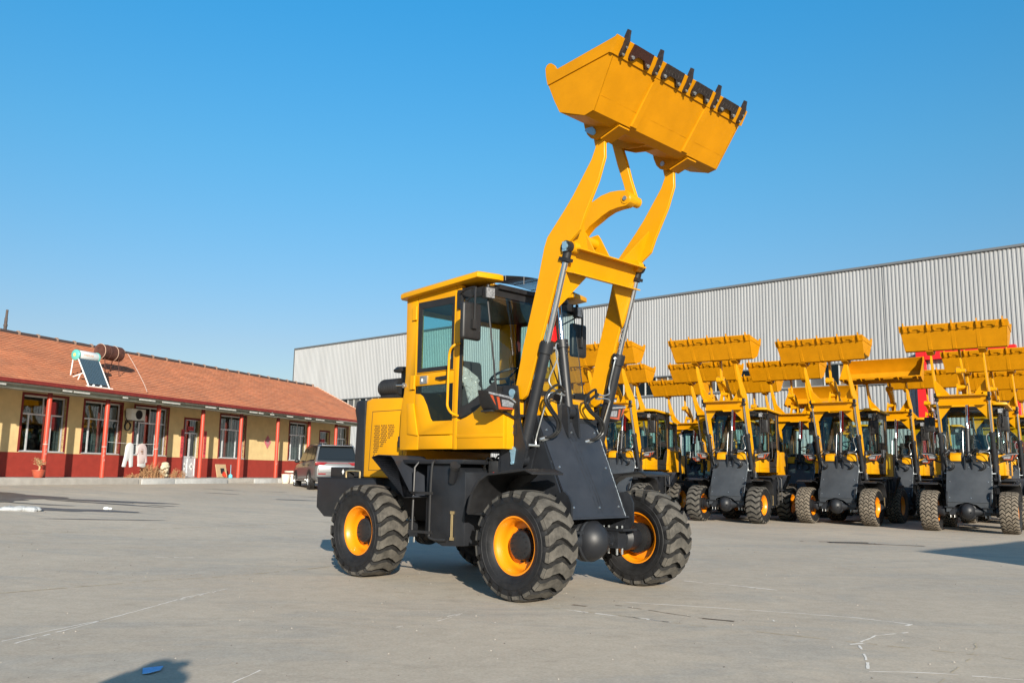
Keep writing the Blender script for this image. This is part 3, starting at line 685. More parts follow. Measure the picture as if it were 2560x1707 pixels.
        e.add(vs, [(i, (i + 1) % k, k + (i + 1) % k, k + i) for i in range(k)] + [(14 + i, 14 + k + i, 14 + k + (i + 1) % k, 14 + (i + 1) % k) for i in range(k)])
        e.build('window_border', M['black'], co, smooth=0)
        e = MB(); e.tube([(wx(2.03) - .004, s * .718, 2.03), (wx(3.2) - .004, s * .718, 3.2)], .006, 6); e.build('seal', M['dark'], co)
    bo = MB(); bo.box((wx(3.17) + .003, 0, 3.17), (.01, 1.42, .10)); bo.build('windscreen_border', M['black'], glo); bo = MB(); bo.box((wx(2.06) + .003, 0, 2.06), (.01, 1.42, .1)); bo.build('windscreen_border', M['black'], glo)
    wp = MB(); wp.tube([(wx(2.1) + .02, .30, 2.1), (wx(2.9) + .02, .05, 2.85)], .008, 6); wp.build('wiper', M['black'], glo)
    rw = MB(); rw.add([(-2.1, -.72, 2.12), (-2.1, .72, 2.12), (-2.1, .72, 3.05), (-2.1, -.72, 3.05)], [(0, 1, 2, 3)]); rw.build('rear_window', M['glass'], root, smooth=0)
    # interior
    dsh = MB(); dsh.prism([(-1.0, 1.5), (-1.02, 2.0), (-.92, 2.14), (-.74, 2.10), (-.66, 1.97), (-.60, 1.5)], -.52, .52); dsh.build('dashboard', M['black'], root, bevel=.02)
    st = MB(); c = Vector((-1.22, -.02, 2.30)); nrm = Vector((-.45, 0, 1)).normalized(); ux = Vector((0, 1, 0)); uy = nrm.cross(ux)
    st.tube([c + (ux * math.cos(a) + uy * math.sin(a)) * .205 for a in [i * math.pi / 18 for i in range(36)]], .015, 8, closed=True)
    for a in (.5, 2.6, 4.7): st.tube([c - nrm * .02, c + (ux * math.cos(a) + uy * math.sin(a)) * .2], .012, 6)
    st.tube([c - nrm * .35, c - nrm * .01], .03, 10); st.build('steering_wheel', M['black'], root)
    se = MB(); se.bb(-1.98, -1.48, -.26, .26, 1.78, 1.92); se.prism([(-2.02, 1.90), (-1.86, 1.90), (-1.94, 2.55), (-2.04, 2.55)], -.25, .25); se.bb(-1.9, -1.6, -.2, .2, 1.5, 1.78)
    seo = se.build('seat', M['seat'], root, bevel=.03)
    if not bg:
        fm = MB(); rr = random.Random(3); nx, nz = 12, 14; vs = []
        for i in range(nx + 1):
            for j in range(nz + 1):
                u, v = i / nx, j / nz; x = -1.10 + .42 * u - .16 * v * (1 - u) ; top = 2.42 - .55 * u; z = 1.62 + (top - 1.62) * v
                vs.append((x + rr.uniform(-.02, .02), -.70 + .06 * math.sin(9 * u + 5 * v) + rr.uniform(-.02, .02), z + rr.uniform(-.01, .01)))
        fm.add(vs, [(i * (nz + 1) + j, (i + 1) * (nz + 1) + j, (i + 1) * (nz + 1) + j + 1, i * (nz + 1) + j + 1) for i in range(nx) for j in range(nz)])
        fm.build('plastic_wrap', M['film'], seo, smooth=60)
    lv = MB(); lv.tube([(-1.35, .45, 1.9), (-1.3, .46, 2.25)], .01, 6); lv.sphere((-1.3, .46, 2.27), .025, 10, 8); lv.tube([(-1.35, .52, 1.9), (-1.3, .54, 2.22)], .01, 6); lv.sphere((-1.3, .54, 2.24), .025, 10, 8); lv.bb(-1.5, -1.2, .38, .62, 1.5, 1.95); lv.build('control_lever', M['black'], root)
    # mirrors
    for s in (-1, 1):
        ym = s * (.965 if s < 0 else .80)
        mi = MB(); mi.bb(-.875, -.805, ym - .135, ym + .135, 2.585, 2.99); mio = mi.build('mirror', M['black'], root, bevel=.03, seg=3)
        g = MB(); g.bb(-.881, -.876, ym - .09, ym + .09, 2.64, 2.95); g.build('mirror_glass', M['chrome'], mio)
        b = MB(); b.tube(smooth_path([(-1.17, s * .84, 3.14), (-1.0, s * .90, 3.165), (-.80, ym - s * .02, 3.155), (-.775, ym, 3.09), (-.78, ym, 2.72)], 4), .011, 8)
        b.tube([(-1.16, s * .84, 3.01), (-.80, ym - s * .03, 3.08)], .009, 8); b.bb(-1.19, -1.13, s * .82, s * .85, 2.98, 3.19); b.bb(-.80, -.77, ym - .03, ym + .03, 2.70, 2.80)
        b.build('bracket', M['black'], mio)
        wl = MB(); wl.box((-.80, s * .745, 3.12), (.06, .125, .125), Matrix.Rotation(s * R(8), 3, 'Z')); wl.tube([(-.81, s * .745, 3.18), (-.81, s * .745, 3.22)], .02, 8); wlo = wl.build('work_light', M['black'], root, bevel=.008)
        ln = MB(); ln.box((-.768, s * .749, 3.12), (.012, .108, .108), Matrix.Rotation(s * R(8), 3, 'Z'))
        lo_ = ln.build('lens', M['lens'], wlo)
        headlight(root, s)
        # rear-side strip light on the cab
    tl = MB(); tl.bb(-2.235, -2.17, -.80, -.74, 1.47, 1.60); tl.build('tail_lamp', M['black'], root, bevel=.008)
    nb = MB(); nb.cyl((-2.10, -.82, 2.185), (-2.10, -.85, 2.185), .03, n=12); nb.cyl((-2.22, -.86, 2.19), (-2.08, -.86, 2.185), .009, n=8); nb.build('door_stop', M['steel'], root)
    # ---- tank, step, mudguards
    for s in (-1, 1):
        t = MB()
        t.prism([(-1.53, .92), (-1.53, 1.28), (-1.10, 1.28), (-.90, 1.20), (-.90, .44), (-1.25, .42), (-1.53, .50)], s * .52, s * .93)
        t.prism([(-1.90, 1.28), (-.90, 1.28), (-.89, 1.33), (-1.92, 1.33)], s * .52, s * .98)
        to = t.build('fuel_tank' if s < 0 else 'oil_tank', M['grey'], root, bevel=.012)
        f = MB(); f.cyl((-1.10, s * .93, 1.10), (-.99, s * 1.0, 1.24), .045, n=20); f.build('filler_neck', M['grey'], to)
        f = MB(); f.cyl((-.99, s * 1.0, 1.24), (-.965, s * 1.016, 1.272), .055, n=20); f.build('filler_cap', M['black'], to)
        f = MB(); f.cyl((-1.09, s * .945, .50), (-1.09, s * .945, .78), .006, n=6); f.cyl((-1.07, s * .945, .50), (-1.07, s * .945, .78), .006, n=6); f.bb(-1.10, -1.06, s * .93, s * .955, .76, .79); f.bb(-1.10, -1.06, s * .93, s * .955, .49, .52); f.build('sight_gauge', M['gold'], to)
        f = MB(); yl = s * 1.02
        f.tube([(-1.62, s * .97, 1.30), (-1.63, yl, 1.24), (-1.645, yl, .56)], .014, 8); f.tube(smooth_path([(-1.34, s * .97, 1.30), (-1.34, yl, 1.24), (-1.355, yl, .62), (-1.33, yl, .50), (-1.15, s * .96, .49)], 4), .014, 8)
        for z in (.97, .56): f.bb(-1.68, -1.33, yl - .03, yl + .02, z - .015, z + .012)
        f.build('ladder', M['black'], to)
        # rear mudguard
        g = MB(); prof = [(-2.32, 1.355), (-2.20, 1.38), (-1.96, 1.37), (-1.90, 1.33), (-1.84, 1.22), (-1.78, 1.08), (-1.72, .93), (-1.56, .94)]
        th_ = [(x + (.012 if x > -1.95 else 0), z - .02) for x, z in prof]
        g.prism(prof + th_[::-1], s * .62, s * 1.10); g.prism([(-1.90, 1.33), (-1.84, 1.22), (-1.78, 1.08), (-1.72, .93), (-1.56, .94), (-1.53, 1.33)], s * .60, s * .615)
        g.build('mudguard', M['grey_l'], root, bevel=.006)
        # front mudguard
        g = MB(); prof = [(-.66, .80), (-.63, .93), (-.58, 1.04), (-.50, 1.13), (-.38, 1.19), (-.10, 1.215), (.14, 1.24), (.24, 1.205)]
        th_ = [(x * .97 + .008, z - .022) for x, z in prof]
        g.prism(prof + th_[::-1], s * .68, s * 1.13); g.prism([(-.66, .80), (-.63, .93), (-.58, 1.04), (-.50, 1.13), (-.38, 1.19), (-.10, 1.19), (-.2, 1.12), (-.35, 1.05), (-.44, .95), (-.47, .80)], s * .66, s * .68); g.bb(-.66, -.40, s * .64, s * 1.05, .775, .80)
        g.build('mudguard', M['black'], root, bevel=.005)
    # ---- front frame
    ff = MB()
    for s in (-1, 1):
        ff.prism([(-.30, 1.775), (-.27, 1.66), (.135, .755), (.06, .60), (-.22, .60), (-.85, .66), (-.92, .95), (-.86, 1.25), (-.60, 1.30), (-.56, 1.775)], s * .46, s * .485)
        for y in (.655, .515):
            ff.prism([(-.63, 2.115), (-.43, 2.10), (-.405, 1.95), (-.395, 1.80), (-.36, 1.66), (-.285, 1.45), (-.33, 1.32), (-.38, 1.10), (-.70, 1.10), (-.68, 1.30), (-.63, 1.75)], s * (y - .012), s * (y + .012))
        ff.bb(-.60, -.40, s * .53, s * .64, 1.12, 1.20); ff.bb(-.66, -.385, s * .50, s * .672, 1.775, 1.80)
        ff.bb(-.665, -.64, s * .50, s * .667, 1.15, 2.05)
        ff.prism([(.0, 1.0), (.10, 1.02), (.16, .98), (.20, .90), (.20, .70), (.14, .62), (.0, .62)], s * .49, s * .515)
        ff.bb(-.18, .20, s * .32, s * .56, .61, .635)
    ff.bb(-.60, -.30, -.47, .47, 1.70, 1.78); ff.bb(-.9, -.84, -.40, .40, .66, 1.25)
    ff.bb(-.60, -.30, -.35, .35, 1.78, 1.95, m=1)
    for y in (-.085, .085): ff.prism([(-.40, 1.78), (-.36, 1.90), (-.29, 1.93), (-.23, 1.90), (-.215, 1.83), (-.20, 1.58), (-.26, 1.66)], y - .014, y + .014)
    ffo = ff.build('front_frame', [M['grey'], M['dark']], root)
    for s in (-1, 1):
        for (x, z, w) in ((-.49, 2.03, .0), (-.465, 1.43, 1)):
            p = MB(); a = -R(80) if w else R(60)
            dx, dz = (.0, -.13) if w else (-.02, -.09)
            p.cyl((x, s * .668, z), (x, s * .684, z), .038, n=18); p.cyl((x + dx, s * .668, z + dz), (x + dx, s * .69, z + dz), .017, n=10)
            p.prism([(x - .038, z), (x + .038, z), (x + dx + .018, z + dz), (x + dx - .018, z + dz)], s * .668, s * .678); p.build('pin_plate', M['blue'] if not bg else M['steel'], ffo)
        p = MB(); p.bb(-.53, -.43, s * .667, s * .675, 1.58, 1.70); po = p.build('lamp_bracket', M['black'], ffo)
        q = MB()
        for z in (1.61, 1.675): q.cyl((-.47, s * .675, z), (-.47, s * .685, z), .011, n=8)
        q.build('bolt', M['steel'], po)
    cp_ = MB()
    def cover(u, v, o=0):   # u: -1..1 across, v: 0 top .. 1 bottom
        if v < .12: x, z = -.325 + .05 * v / .12, 1.80 - .11 * v / .12
        else: t = (v - .12) / .88; x, z = -.275 + .425 * t, 1.69 - .935 * t
        w = .475 - .045 * v if not bg else .525
        return (x + o * .9, u * w, z + o * .42)
    us = [-1, -.72, -.6, 0, .6, .72, 1]; vs_ = [0, .04, .12, .22, .28, .5, .8, .86, 1]
    vv = []
    for o in (0, -.014):
        for v in vs_:
            for u in us:
                e = .016 if (abs(u) <= .6 and .28 <= v <= .80) and o == 0 else 0
                vv.append(cover(u, v, o + e))
    nu, nv = len(us), len(vs_); F = []
    for k_ in (0, 1):
        for j in range(nv - 1):
            for i in range(nu - 1):
                a_ = k_ * nu * nv + j * nu + i; F.append((a_, a_ + 1, a_ + nu + 1, a_ + nu))
    cp_.add(vv, F)
    lipb = [(.11, .77), (.165, .765), (.17, .748), (.11, .748)]
    cp_.prism(lipb, -.47, .47)
    cpo = cp_.build('cover_plate', M['plate_bg'] if bg else M['grey_l'], root, smooth=25)
    if bg:
        sk = MB(); sk.prism([(-.525, .77), (.525, .77), (.525, .50), (.40, .51), (.29, .60), (.17, .69), (-.05, .75), (-.27, .69), (-.38, .60), (-.45, .51), (-.525, .50)], .135, .15, ax='x'); sk.build('skirt', M['plate_bg'], cpo)
    q = MB()
    for u, v in ((-.84, .16), (0, .17), (.84, .16), (-.84, .52), (.84, .52), (.1, .905), (.84, .90), (-.84, .9)):
        a_ = cover(u, v, .0); b_ = cover(u, v, .009); q.cyl(a_, b_, .011, n=8)
    q.build('bolt', M['steel'], cpo)
    if not bg:
        q = MB(); rr = random.Random(12)
        for u0, u1 in ((-.22, -.02), (-.12, .12), (.02, .20)):
            v0 = .14; P_ = [cover(u0 + (u1 - u0) * t_ + rr.uniform(-.008, .008), v0 + .82 * t_, .0175) for t_ in [k_ / 26 for k_ in range(27)]]
            for k_ in range(26):
                if rr.random() < .25: continue
                a_, b_ = Vector(P_[k_]), Vector(P_[k_ + 1]); wd = rr.uniform(.001, .004); q.add([a_ - Vector((0, wd, 0)), a_ + Vector((0, wd, 0)), b_ + Vector((0, wd, 0)), b_ - Vector((0, wd, 0))], [(0, 1, 2, 3)])
        q.build('scuff_mark', M['dark'], cpo, smooth=0)
    q = MB(); rr = random.Random(5); q.tube([tuple(c_ + rr.uniform(-.002, .002) for c_ in cover(1.0, .1 + .9 * i / 60, .002)) for i in range(61)], [.002 + .0035 * rr.random() for i in range(61)], 5); q.build('weld_bead', M['steel'], cpo)
    # hydraulic clutter at the articulation
    k = MB(); k.bb(-.98, -.80, -.50, -.30, 1.02, 1.30); k.bb(-1.0, -.7, .2, .5, .9, 1.3); k.cyl((-1.05, -.3, .9), (-.6, -.3, .9), .04); k.cyl((-1.2, -.46, .60), (-.45, -.46, .58), .035); k.bb(-.84, -.70, -.66, -.56, 1.0, 1.32)
    ko = k.build('valve_block', M['dark'], root, bevel=.01)
    for i in range(7):
        h = MB(); y = -.62 + i * .05; rr = random.Random(i + 20)
        h.tube(smooth_path([(-.95, y, 1.05 + rr.random() * .2), (-.85, y - .03, 1.30 + rr.random() * .08), (-.72, y, 1.16 + rr.random() * .1), (-.62, y + .03, 1.05 + rr.random() * .2)], 5), .012, 6); h.build('hose', M['hose'], ko)
    h = MB(); h.tube(smooth_path([(-.97, -.66, 1.0), (-.92, -.68, 1.07), (-.88, -.66, 1.14)], 4), .006, 5); h.tube(smooth_path([(-.76, -.66, 1.20), (-.70, -.69, 1.13), (-.64, -.67, 1.10)], 4), .006, 5); h.build('cable', M['cable'], ko)
    arms(root, th, ph, bg)
    return root

HX = Vector((.831, 9.1717, 0))
main = make_loader(False, label='large black and yellow wheel loader in front with black bucket teeth and raised arms')
main.location = HX; main.rotation_euler.z = -.7804
# ------------------------------------------------------------------ ground
def concrete():
    m = bpy.data.materials.new('yard_concrete'); m.use_nodes = True; nt = m.node_tree; b = nt.nodes['Principled BSDF']; L = nt.links.new
    N = lambda t: nt.nodes.new('ShaderNode' + t)
    tc = N('TexCoord')
    def noise(sc, det=5, rough=.6, stretch=None, dist=0):
        n = N('TexNoise'); n.inputs['Scale'].default_value = sc; n.inputs['Detail'].default_value = det; n.inputs['Roughness'].default_value = rough; n.inputs['Distortion'].default_value = dist
        if stretch:
            mp = N('Mapping'); mp.inputs['Scale'].default_value = stretch; mp.inputs['Rotation'].default_value = (0, 0, stretch[3] if len(stretch) > 3 else 0) ; L(tc.outputs['Object'], mp.inputs[0]); L(mp.outputs[0], n.inputs[0])
        else: L(tc.outputs['Object'], n.inputs[0])
        return n.outputs[0]
    def ramp(src, p0, c0, p1, c1):
        r = N('ValToRGB'); r.color_ramp.elements[0].position = p0; r.color_ramp.elements[1].position = p1; r.color_ramp.elements[0].color = (*c0, 1); r.color_ramp.elements[1].color = (*c1, 1); L(src, r.inputs[0]); return r.outputs[0]
    def mix(a, b_, f, mode='MIX'):
        x = N('Mix'); x.data_type = 'RGBA'; x.blend_type = mode; 
        if isinstance(f, float): x.inputs[0].default_value = f
        else: L(f, x.inputs[0])
        for s, v in ((x.inputs[6], a), (x.inputs[7], b_)):
            if isinstance(v, tuple): s.default_value = (*v, 1)
            else: L(v, s)
        return x.outputs[2]
    big = noise(.16, 5, .6, None, .6)
    c = ramp(big, .35, (.42, .362, .29), .66, (.515, .445, .353))
    blue = noise(.35, 6, .7, (1, 2.6, 1), 1.2)
    c = mix(c, (.385, .352, .302), ramp(blue, .48, (0, 0, 0), .62, (.8, .8, .8)))
    st = noise(.9, 8, .75, (1, 3.0, 1), 2.0)
    c = mix(c, (.27, .23, .185), ramp(st, .54, (0, 0, 0), .76, (.55, .55, .55)))
    pale = noise(1.7, 7, .7, (2.2, .8, 1), 1.5)
    c = mix(c, (.50, .45, .37), ramp(pale, .55, (0, 0, 0), .74, (.60, .60, .60)))
    fine = noise(45, 4, .7)
    c = mix(c, ramp(fine, .3, (.78, .78, .78), .7, (1.14, 1.14, 1.14)), .8, 'MULTIPLY'); c = mix(c, ramp(noise(6, 6, .75, None, .8), .32, (.86, .85, .84), .66, (1.06, 1.06, 1.06)), .8, 'MULTIPLY')
    spk = N('TexVoronoi'); spk.inputs['Scale'].default_value = 5; L(tc.outputs['Object'], spk.inputs[0])
    c = mix(c, (.60, .55, .47), ramp(spk.outputs['Distance'], .014, (.7, .7, .7), .03, (0, 0, 0)))
    spk2 = N('TexVoronoi'); spk2.inputs['Scale'].default_value = 3.1; L(tc.outputs['Object'], spk2.inputs[0])
    c = mix(c, (.12, .11, .10), ramp(spk2.outputs['Distance'], .012, (.8, .8, .8), .03, (0, 0, 0)))
    # very fine cracks
    vc = N('TexVoronoi'); vc.feature = 'DISTANCE_TO_EDGE'; vc.inputs['Scale'].default_value = .16
    mpd = N('Mapping'); L(tc.outputs['Object'], mpd.inputs[0])
    nd = N('TexNoise'); nd.inputs['Scale'].default_value = 1.3; nd.inputs['Detail'].default_value = 5; L(tc.outputs['Object'], nd.inputs[0])
    ad = N('VectorMath'); ad.operation = 'MULTIPLY_ADD'; ad.inputs[1].default_value = (.9, .9, 0); L(nd.outputs['Color'], ad.inputs[0]); L(mpd.outputs[0], ad.inputs[2]); L(ad.outputs[0], vc.inputs[0])
    c = mix(c, (.17, .155, .135), ramp(vc.outputs[0], .0, (0, 0, 0), .0009, (0, 0, 0)))
    L(c, b.inputs['Base Color']); b.inputs['Roughness'].default_value = .82; b.inputs['Specular IOR Level'].default_value = .25
    bp = N('Bump'); bp.inputs['Strength'].default_value = .35; bp.inputs['Distance'].default_value = .006
    L(mix(noise(28, 6, .7), noise(3, 5, .6), .5), bp.inputs['Height']); L(bp.outputs[0], b.inputs['Normal'])
    return m
gx = [-900, -400, -200, -120] + [-80 + i * 2 for i in range(81)] + [120, 200, 400, 900]
gy = [-300, -120, -60] + [-30 + i * 2 for i in range(76)] + [160, 250, 500, 1200]
g = MB(); vs = [(x, y, gz(x, y)) for x in gx for y in gy]; ny = len(gy)
g.add(vs, [(i * ny + j, (i + 1) * ny + j, (i + 1) * ny + j + 1, i * ny + j + 1) for i in range(len(gx) - 1) for j in range(ny - 1)])
ground = g.build('ground', concrete(), smooth=80); tag(ground, kind='structure')
def gtrue(x, y):      # height on the faceted ground sheet
    from bisect import bisect_right
    i = min(max(bisect_right(gx, x) - 1, 0), len(gx) - 2); j = min(max(bisect_right(gy, y) - 1, 0), len(gy) - 2)
    u = (x - gx[i]) / (gx[i + 1] - gx[i]); v = (y - gy[j]) / (gy[j + 1] - gy[j])
    return max((gz(gx[i], gy[j]) * (1 - u) + gz(gx[i + 1], gy[j]) * u) * (1 - v) + (gz(gx[i], gy[j + 1]) * (1 - u) + gz(gx[i + 1], gy[j + 1]) * u) * v, -9)
def strip(mb, pts, w, seed=0, gap=0, h=.0018, jit=.012, step=.07):
    rr = random.Random(seed); P = [Vector((*p, 0)) for p in pts]; dense = []
    for a, b in zip(P, P[1:]):
        n = max(1, int((b - a).length / step)); dense += [a + (b - a) * k / n for k in range(n)]
    dense.append(P[-1]); prev = None
    for i, p in enumerate(dense):
        t = (dense[min(i + 1, len(dense) - 1)] - dense[max(i - 1, 0)]).normalized(); nrm = Vector((-t.y, t.x, 0))
        p = p + nrm * rr.uniform(-jit, jit) * .5; ww = w * rr.uniform(.5, 1.5)
        cur = [(q.x, q.y, gtrue(q.x, q.y) + h) for q in (p + nrm * ww / 2, p - nrm * ww / 2)]
        if prev and rr.random() > gap: mb.add(prev + cur, [(0, 1, 3, 2)])
        prev = cur
chalk = mat('chalk_scratch', (.72, .68, .62), .9, noise=.08, nscale=14)
m = MB()
for k, (pts, w, gp) in enumerate([
    ([(-3.46, 6.17), (-3.36, 6.55), (-3.2, 7.04)], .013, .1), ([(-3.34, 6.11), (-3.25, 6.67), (-3.11, 7.56), (-3.01, 8.34), (-2.79, 9.03)], .016, .05), ([(-3.0, 8.2), (-2.86, 8.75)], .02, .5),
    ([(-1.55, 5.12), (-1.48, 5.44)], .012, .2), ([(1.06, 8.51), (1.77, 8.29), (2.58, 7.99), (3.03, 7.79), (3.38, 7.5)], .020, .0), ([(3.38, 7.5), (3.30, 7.42)], .025, .2),
    ([(.47, 8.02), (.88, 7.71), (1.16, 7.56), (1.34, 7.39)], .026, .2), ([(1.0, 7.66), (1.34, 7.40)], .03, .3), ([(1.97, 10.31), (2.46, 9.96), (2.89, 9.57)], .028, .12),
    ([(3.24, 7.13), (2.85, 6.94), (2.58, 6.61), (2.45, 6.15), (2.28, 5.68), (2.68, 5.66), (3.15, 5.51)], .015, .08), ([(2.62, 6.62), (2.50, 6.56)], .03, .3), ([(-4.6, 11.55), (-4.14, 11.66)], .03, .3),
    ([(2.26, 7.68), (2.22, 7.30)], .02, .6), ([(-.6, 7.2), (-.4, 7.62)], .012, .2), ([(-.9, 6.9), (-.35, 7.75)], .01, .5)]): strip(m, pts, w, k, gp)
m.build('scratch', chalk, ground, smooth=0)
jm = mat('slab_joint', (.33, .27, .19), .95, noise=.35, nscale=12, col2=(.50, .43, .31)); m = MB()
strip(m, [(-9.4, 11.2), (-7.61, 13.24), (-6.74, 14.33), (-5.81, 15.81), (-4.82, 17.31), (-3.4, 19.4)], .04, 40, .25)
strip(m, [(-6.2, 6.4), (-4.72, 8.3), (-4.29, 8.84), (-3.76, 9.5), (-3.09, 9.98), (-2.36, 10.97), (-1.2, 12.6), (1.5, 16.2), (4, 19.6)], .028, 41, .3)
strip(m, [(1.54, 7.25), (2.02, 6.99), (2.52, 6.68), (4.2, 5.7)], .018, 42, .3); strip(m, [(-1.4, 9.1), (-.2, 8.45), (.9, 7.75), (1.54, 7.25)], .018, 46, .5)
strip(m, [(2.3, 5.05), (2.58, 5.39), (3.16, 6.14), (3.5, 6.7)], .010, 43, .3, jit=.02)
m.build('slab_joint', jm, ground, smooth=0)
sm = mat('mud_stain', (.17, .125, .09), .7, noise=.4, nscale=10); m = MB()
strip(m, [(1.0, 8.3), (1.63, 7.65), (1.88, 7.51)], .02, 44, .1); strip(m, [(1.66, 7.62), (1.9, 7.5)], .05, 45, 0); strip(m, [(.60, 8.28), (.72, 8.20)], .06, 47, 0, step=.03); strip(m, [(-1.9, 11.6), (-1.6, 12.0)], .06, 49)
m.build('mud_streak', sm, ground, smooth=0)
# pebbles and grit lying on the yard
m = MB(); rr = random.Random(11)
for i in range(420):
    d = 4.5 + 13 * rr.random() ** 1.4; x = rr.uniform(-.62, .62) * d; s_ = rr.uniform(.0025, .007) * (1 + d * .05)
    z = gtrue(x, d); a = rr.random() * 6
    vs = [(x + s_ * math.cos(a + k * 1.57) * rr.uniform(.7, 1.2), d + s_ * math.sin(a + k * 1.57) * rr.uniform(.7, 1.2), z + .001) for k in range(4)] + [(x, d, z + s_ * .9)]
    m.add(vs, [(0, 1, 4), (1, 2, 4), (2, 3, 4), (3, 0, 4)], i % 3 == 0)
tag(m.build('gravel', [mat('grit_pale', (.34, .31, .27), .9), mat('grit_dark', (.10, .09, .08), .9)], smooth=0), kind='stuff')
# wet patches
def patch(mb, cx, cy, rx, ry, ang, seed, h=.006, n=40):
    rr = random.Random(seed); ph = [rr.random() * 6.28 for _ in range(6)]; vs = []
    for k in range(n):
        a = 2 * math.pi * k / n; r = 1 + .22 * math.sin(2 * a + ph[0]) + .16 * math.sin(3 * a + ph[1]) + .10 * math.sin(5 * a + ph[2]) + .07 * math.sin(9 * a + ph[3])
        u, v = rx * r * math.cos(a), ry * r * math.sin(a); x, y = cx + u * math.cos(ang) - v * math.sin(ang), cy + u * math.sin(ang) + v * math.cos(ang); vs.append((x, y, gtrue(x, y) + h))
    c = (cx, cy, gtrue(cx, cy) + h); mb.add([c] + vs, [(0, 1 + k, 1 + (k + 1) % n) for k in range(n)])
m = MB()
for i, a in enumerate([(-12.4, 19.8, 1.9, 1.3, .2), (-10.4, 21.1, 1.7, .30, .1), (-9.6, 21.3, 1.3, .22, .2), (-9.4, 20.5, 1.1, .16, -.1), (-9.1, 18.2, .95, .42, .3), (-8.3, 18.4, .6, .10, .2), (-8.2, 20.8, .4, .06, .1), (-7.6, 16.5, .9, .07, .5), (-10.3, 19.2, .6, .12, 0), (-12.6, 21.6, 1.5, .5, 0), (-6.3, 26.1, .75, .13, .5), (-8.9, 27.2, .5, .06, .2), (-9.6, 29.4, .5, .05, .3), (-8.0, 30.0, .4, .05, .3), (-6.3, 28.2, .35, .05, .3)]): patch(m, *a, seed=i, h=.006)
m.build('wet_patch', mat('wet_concrete', (.13, .115, .10), .45, noise=.35, nscale=2.5, bump=.05), ground, smooth=0)
# plastic / snow heap
m = MB(); rr = random.Random(2)
for i in range(26):
    x = -10.5 + i * .046 + rr.uniform(-.05, .05); y = 17.0 + rr.uniform(-.12, .12) + .02 * i; r = rr.uniform(.035, .095)
    m.sphere((x, y, .02), (r * 1.6, r * 1.2, r * .75), 10, 6)
m.v = [(x - (-9.9), y - 17.1, z + rr.uniform(-.008, .008)) for x, y, z in m.v]
z0 = gtrue(-9.9, 17.1)
tag(m.build('snow_heap', mat('dirty_snow', (.33, .345, .36), .7, noise=.12, nscale=10), loc=(-9.9, 17.1, z0)), 'low white heap of old snow on the wet concrete at the left edge', 'snow heap')
m = MB(); m.sphere((0, 0, .02), (.07, .05, .035), 8, 6); m.sphere((.08, .02, .015), (.04, .03, .025), 8, 6)
tag(m.build('paper_scrap', M['white'], loc=(-8.65, 18.9, gtrue(-8.65, 18.9))), 'tiny white crumpled paper scrap right of the wet patches', 'paper')
m = MB(); P = [(0, .11), (.10, .135), (.145, .15), (.125, .105), (.10, .09), (.06, .06), (0, .035), (-.005, .03)]
P = [(-.06, .05), (.05, .08), (.07, -.01), (.04, -.09), (0, -.10)]
m.add([(x, y, .006 + .004 * math.sin(30 * x)) for x, y in P] + [(x, y, .011 + .004 * math.sin(30 * x)) for x, y in P], [tuple(range(5)), tuple(range(9, 4, -1))] + [(j, (j + 1) % 5, 5 + (j + 1) % 5, 5 + j) for j in range(5)])
tag(m.build('cleaning_cloth', mat('blue_cloth', (.20, .50, .90), .7, noise=.15, nscale=50), loc=(-2.12, 5.37, 0)), 'small bright blue cloth lying flat in the shadow on the concrete', 'cloth')
# drain
m = MB()
for k in range(16): m.box((-.02 + k * .045, .0, .004), (.022, .20, .012))
m.bb(-.06, .72, -.12, -.10, .0, .012); m.bb(-.06, .72, .10, .12, .0, .012); m.bb(-.06, .72, -.10, .10, -.0, .002, m=1)
o = m.build('drain_grate', [M['dark'], M['black']], loc=(6.2, 16.95, gtrue(6.4, 16.95) + .004)); o.rotation_euler.z = -.05
tag(o, 'short black iron drain grate in the concrete before the loader row', 'drain')
m = MB(); strip(m, [(6.9, 16.93), (7.3, 16.80), (7.83, 16.64)], .20, 48, 0, jit=.03); strip(m, [(5.7, 17.3), (6.5, 17.25), (7.4, 17.1)], .12, 50, .4, jit=.08)
m.build('mud_streak', sm, ground, smooth=0)

# ------------------------------------------------------------------ low building with red columns
BR = empty('dormitory_building', (B0.x, B0.y, 0), BA, 'long single storey yellow and red building with orange tiled roof and porch columns', 'building')
def ptm():
    m = mat('yellow_plaster', (.60, .445, .215), .85, noise=.10, nscale=2.5, bump=.15, bscale=30)
    return m
PL = ptm(); RD = mat('red_wall_paint', (.27, .030, .019), .7, noise=.12, nscale=4, bump=.1, bscale=30); DR = mat('dark_red_trim', (.16, .018, .014), .6, noise=.2)
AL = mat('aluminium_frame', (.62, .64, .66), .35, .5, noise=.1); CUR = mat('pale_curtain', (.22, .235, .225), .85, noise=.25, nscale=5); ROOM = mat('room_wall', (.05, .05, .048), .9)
WY = 1.25; T0, T1 = -16.0, 20.3; ZF = .83; ZB = 1.60; ZT = 3.54
wins = [(.14, 1.81), (2.58, 4.24), (4.90, 6.60), (9.72, 11.38), (14.72, 16.24), (18.95, 20.0), (-2.9, -1.2), (-6.6, -4.9), (-10.4, -8.7)]
doors = [(7.58, 8.44), (17.35, 18.2)]
ops = sorted([(a, b, 1.62, 3.43) for a, b in wins] + [(a, b, ZF, 3.11) for a, b in doors])
w = MB(); x = T0
def wall(x0, x1, z0, z1):
    if z0 < ZB: w.bb(x0, x1, WY, WY + .25, z0, min(z1, ZB), m=1)
    if z1 > ZB: w.bb(x0, x1, WY, WY + .25, max(z0, ZB), z1, m=0)
for a, b, z0, z1 in ops:
    wall(x, a, ZF, ZT)
    if z0 > ZF: wall(a, b, ZF, z0)
    wall(a, b, z1, ZT); x = b
wall(x, T1, ZF, ZT)
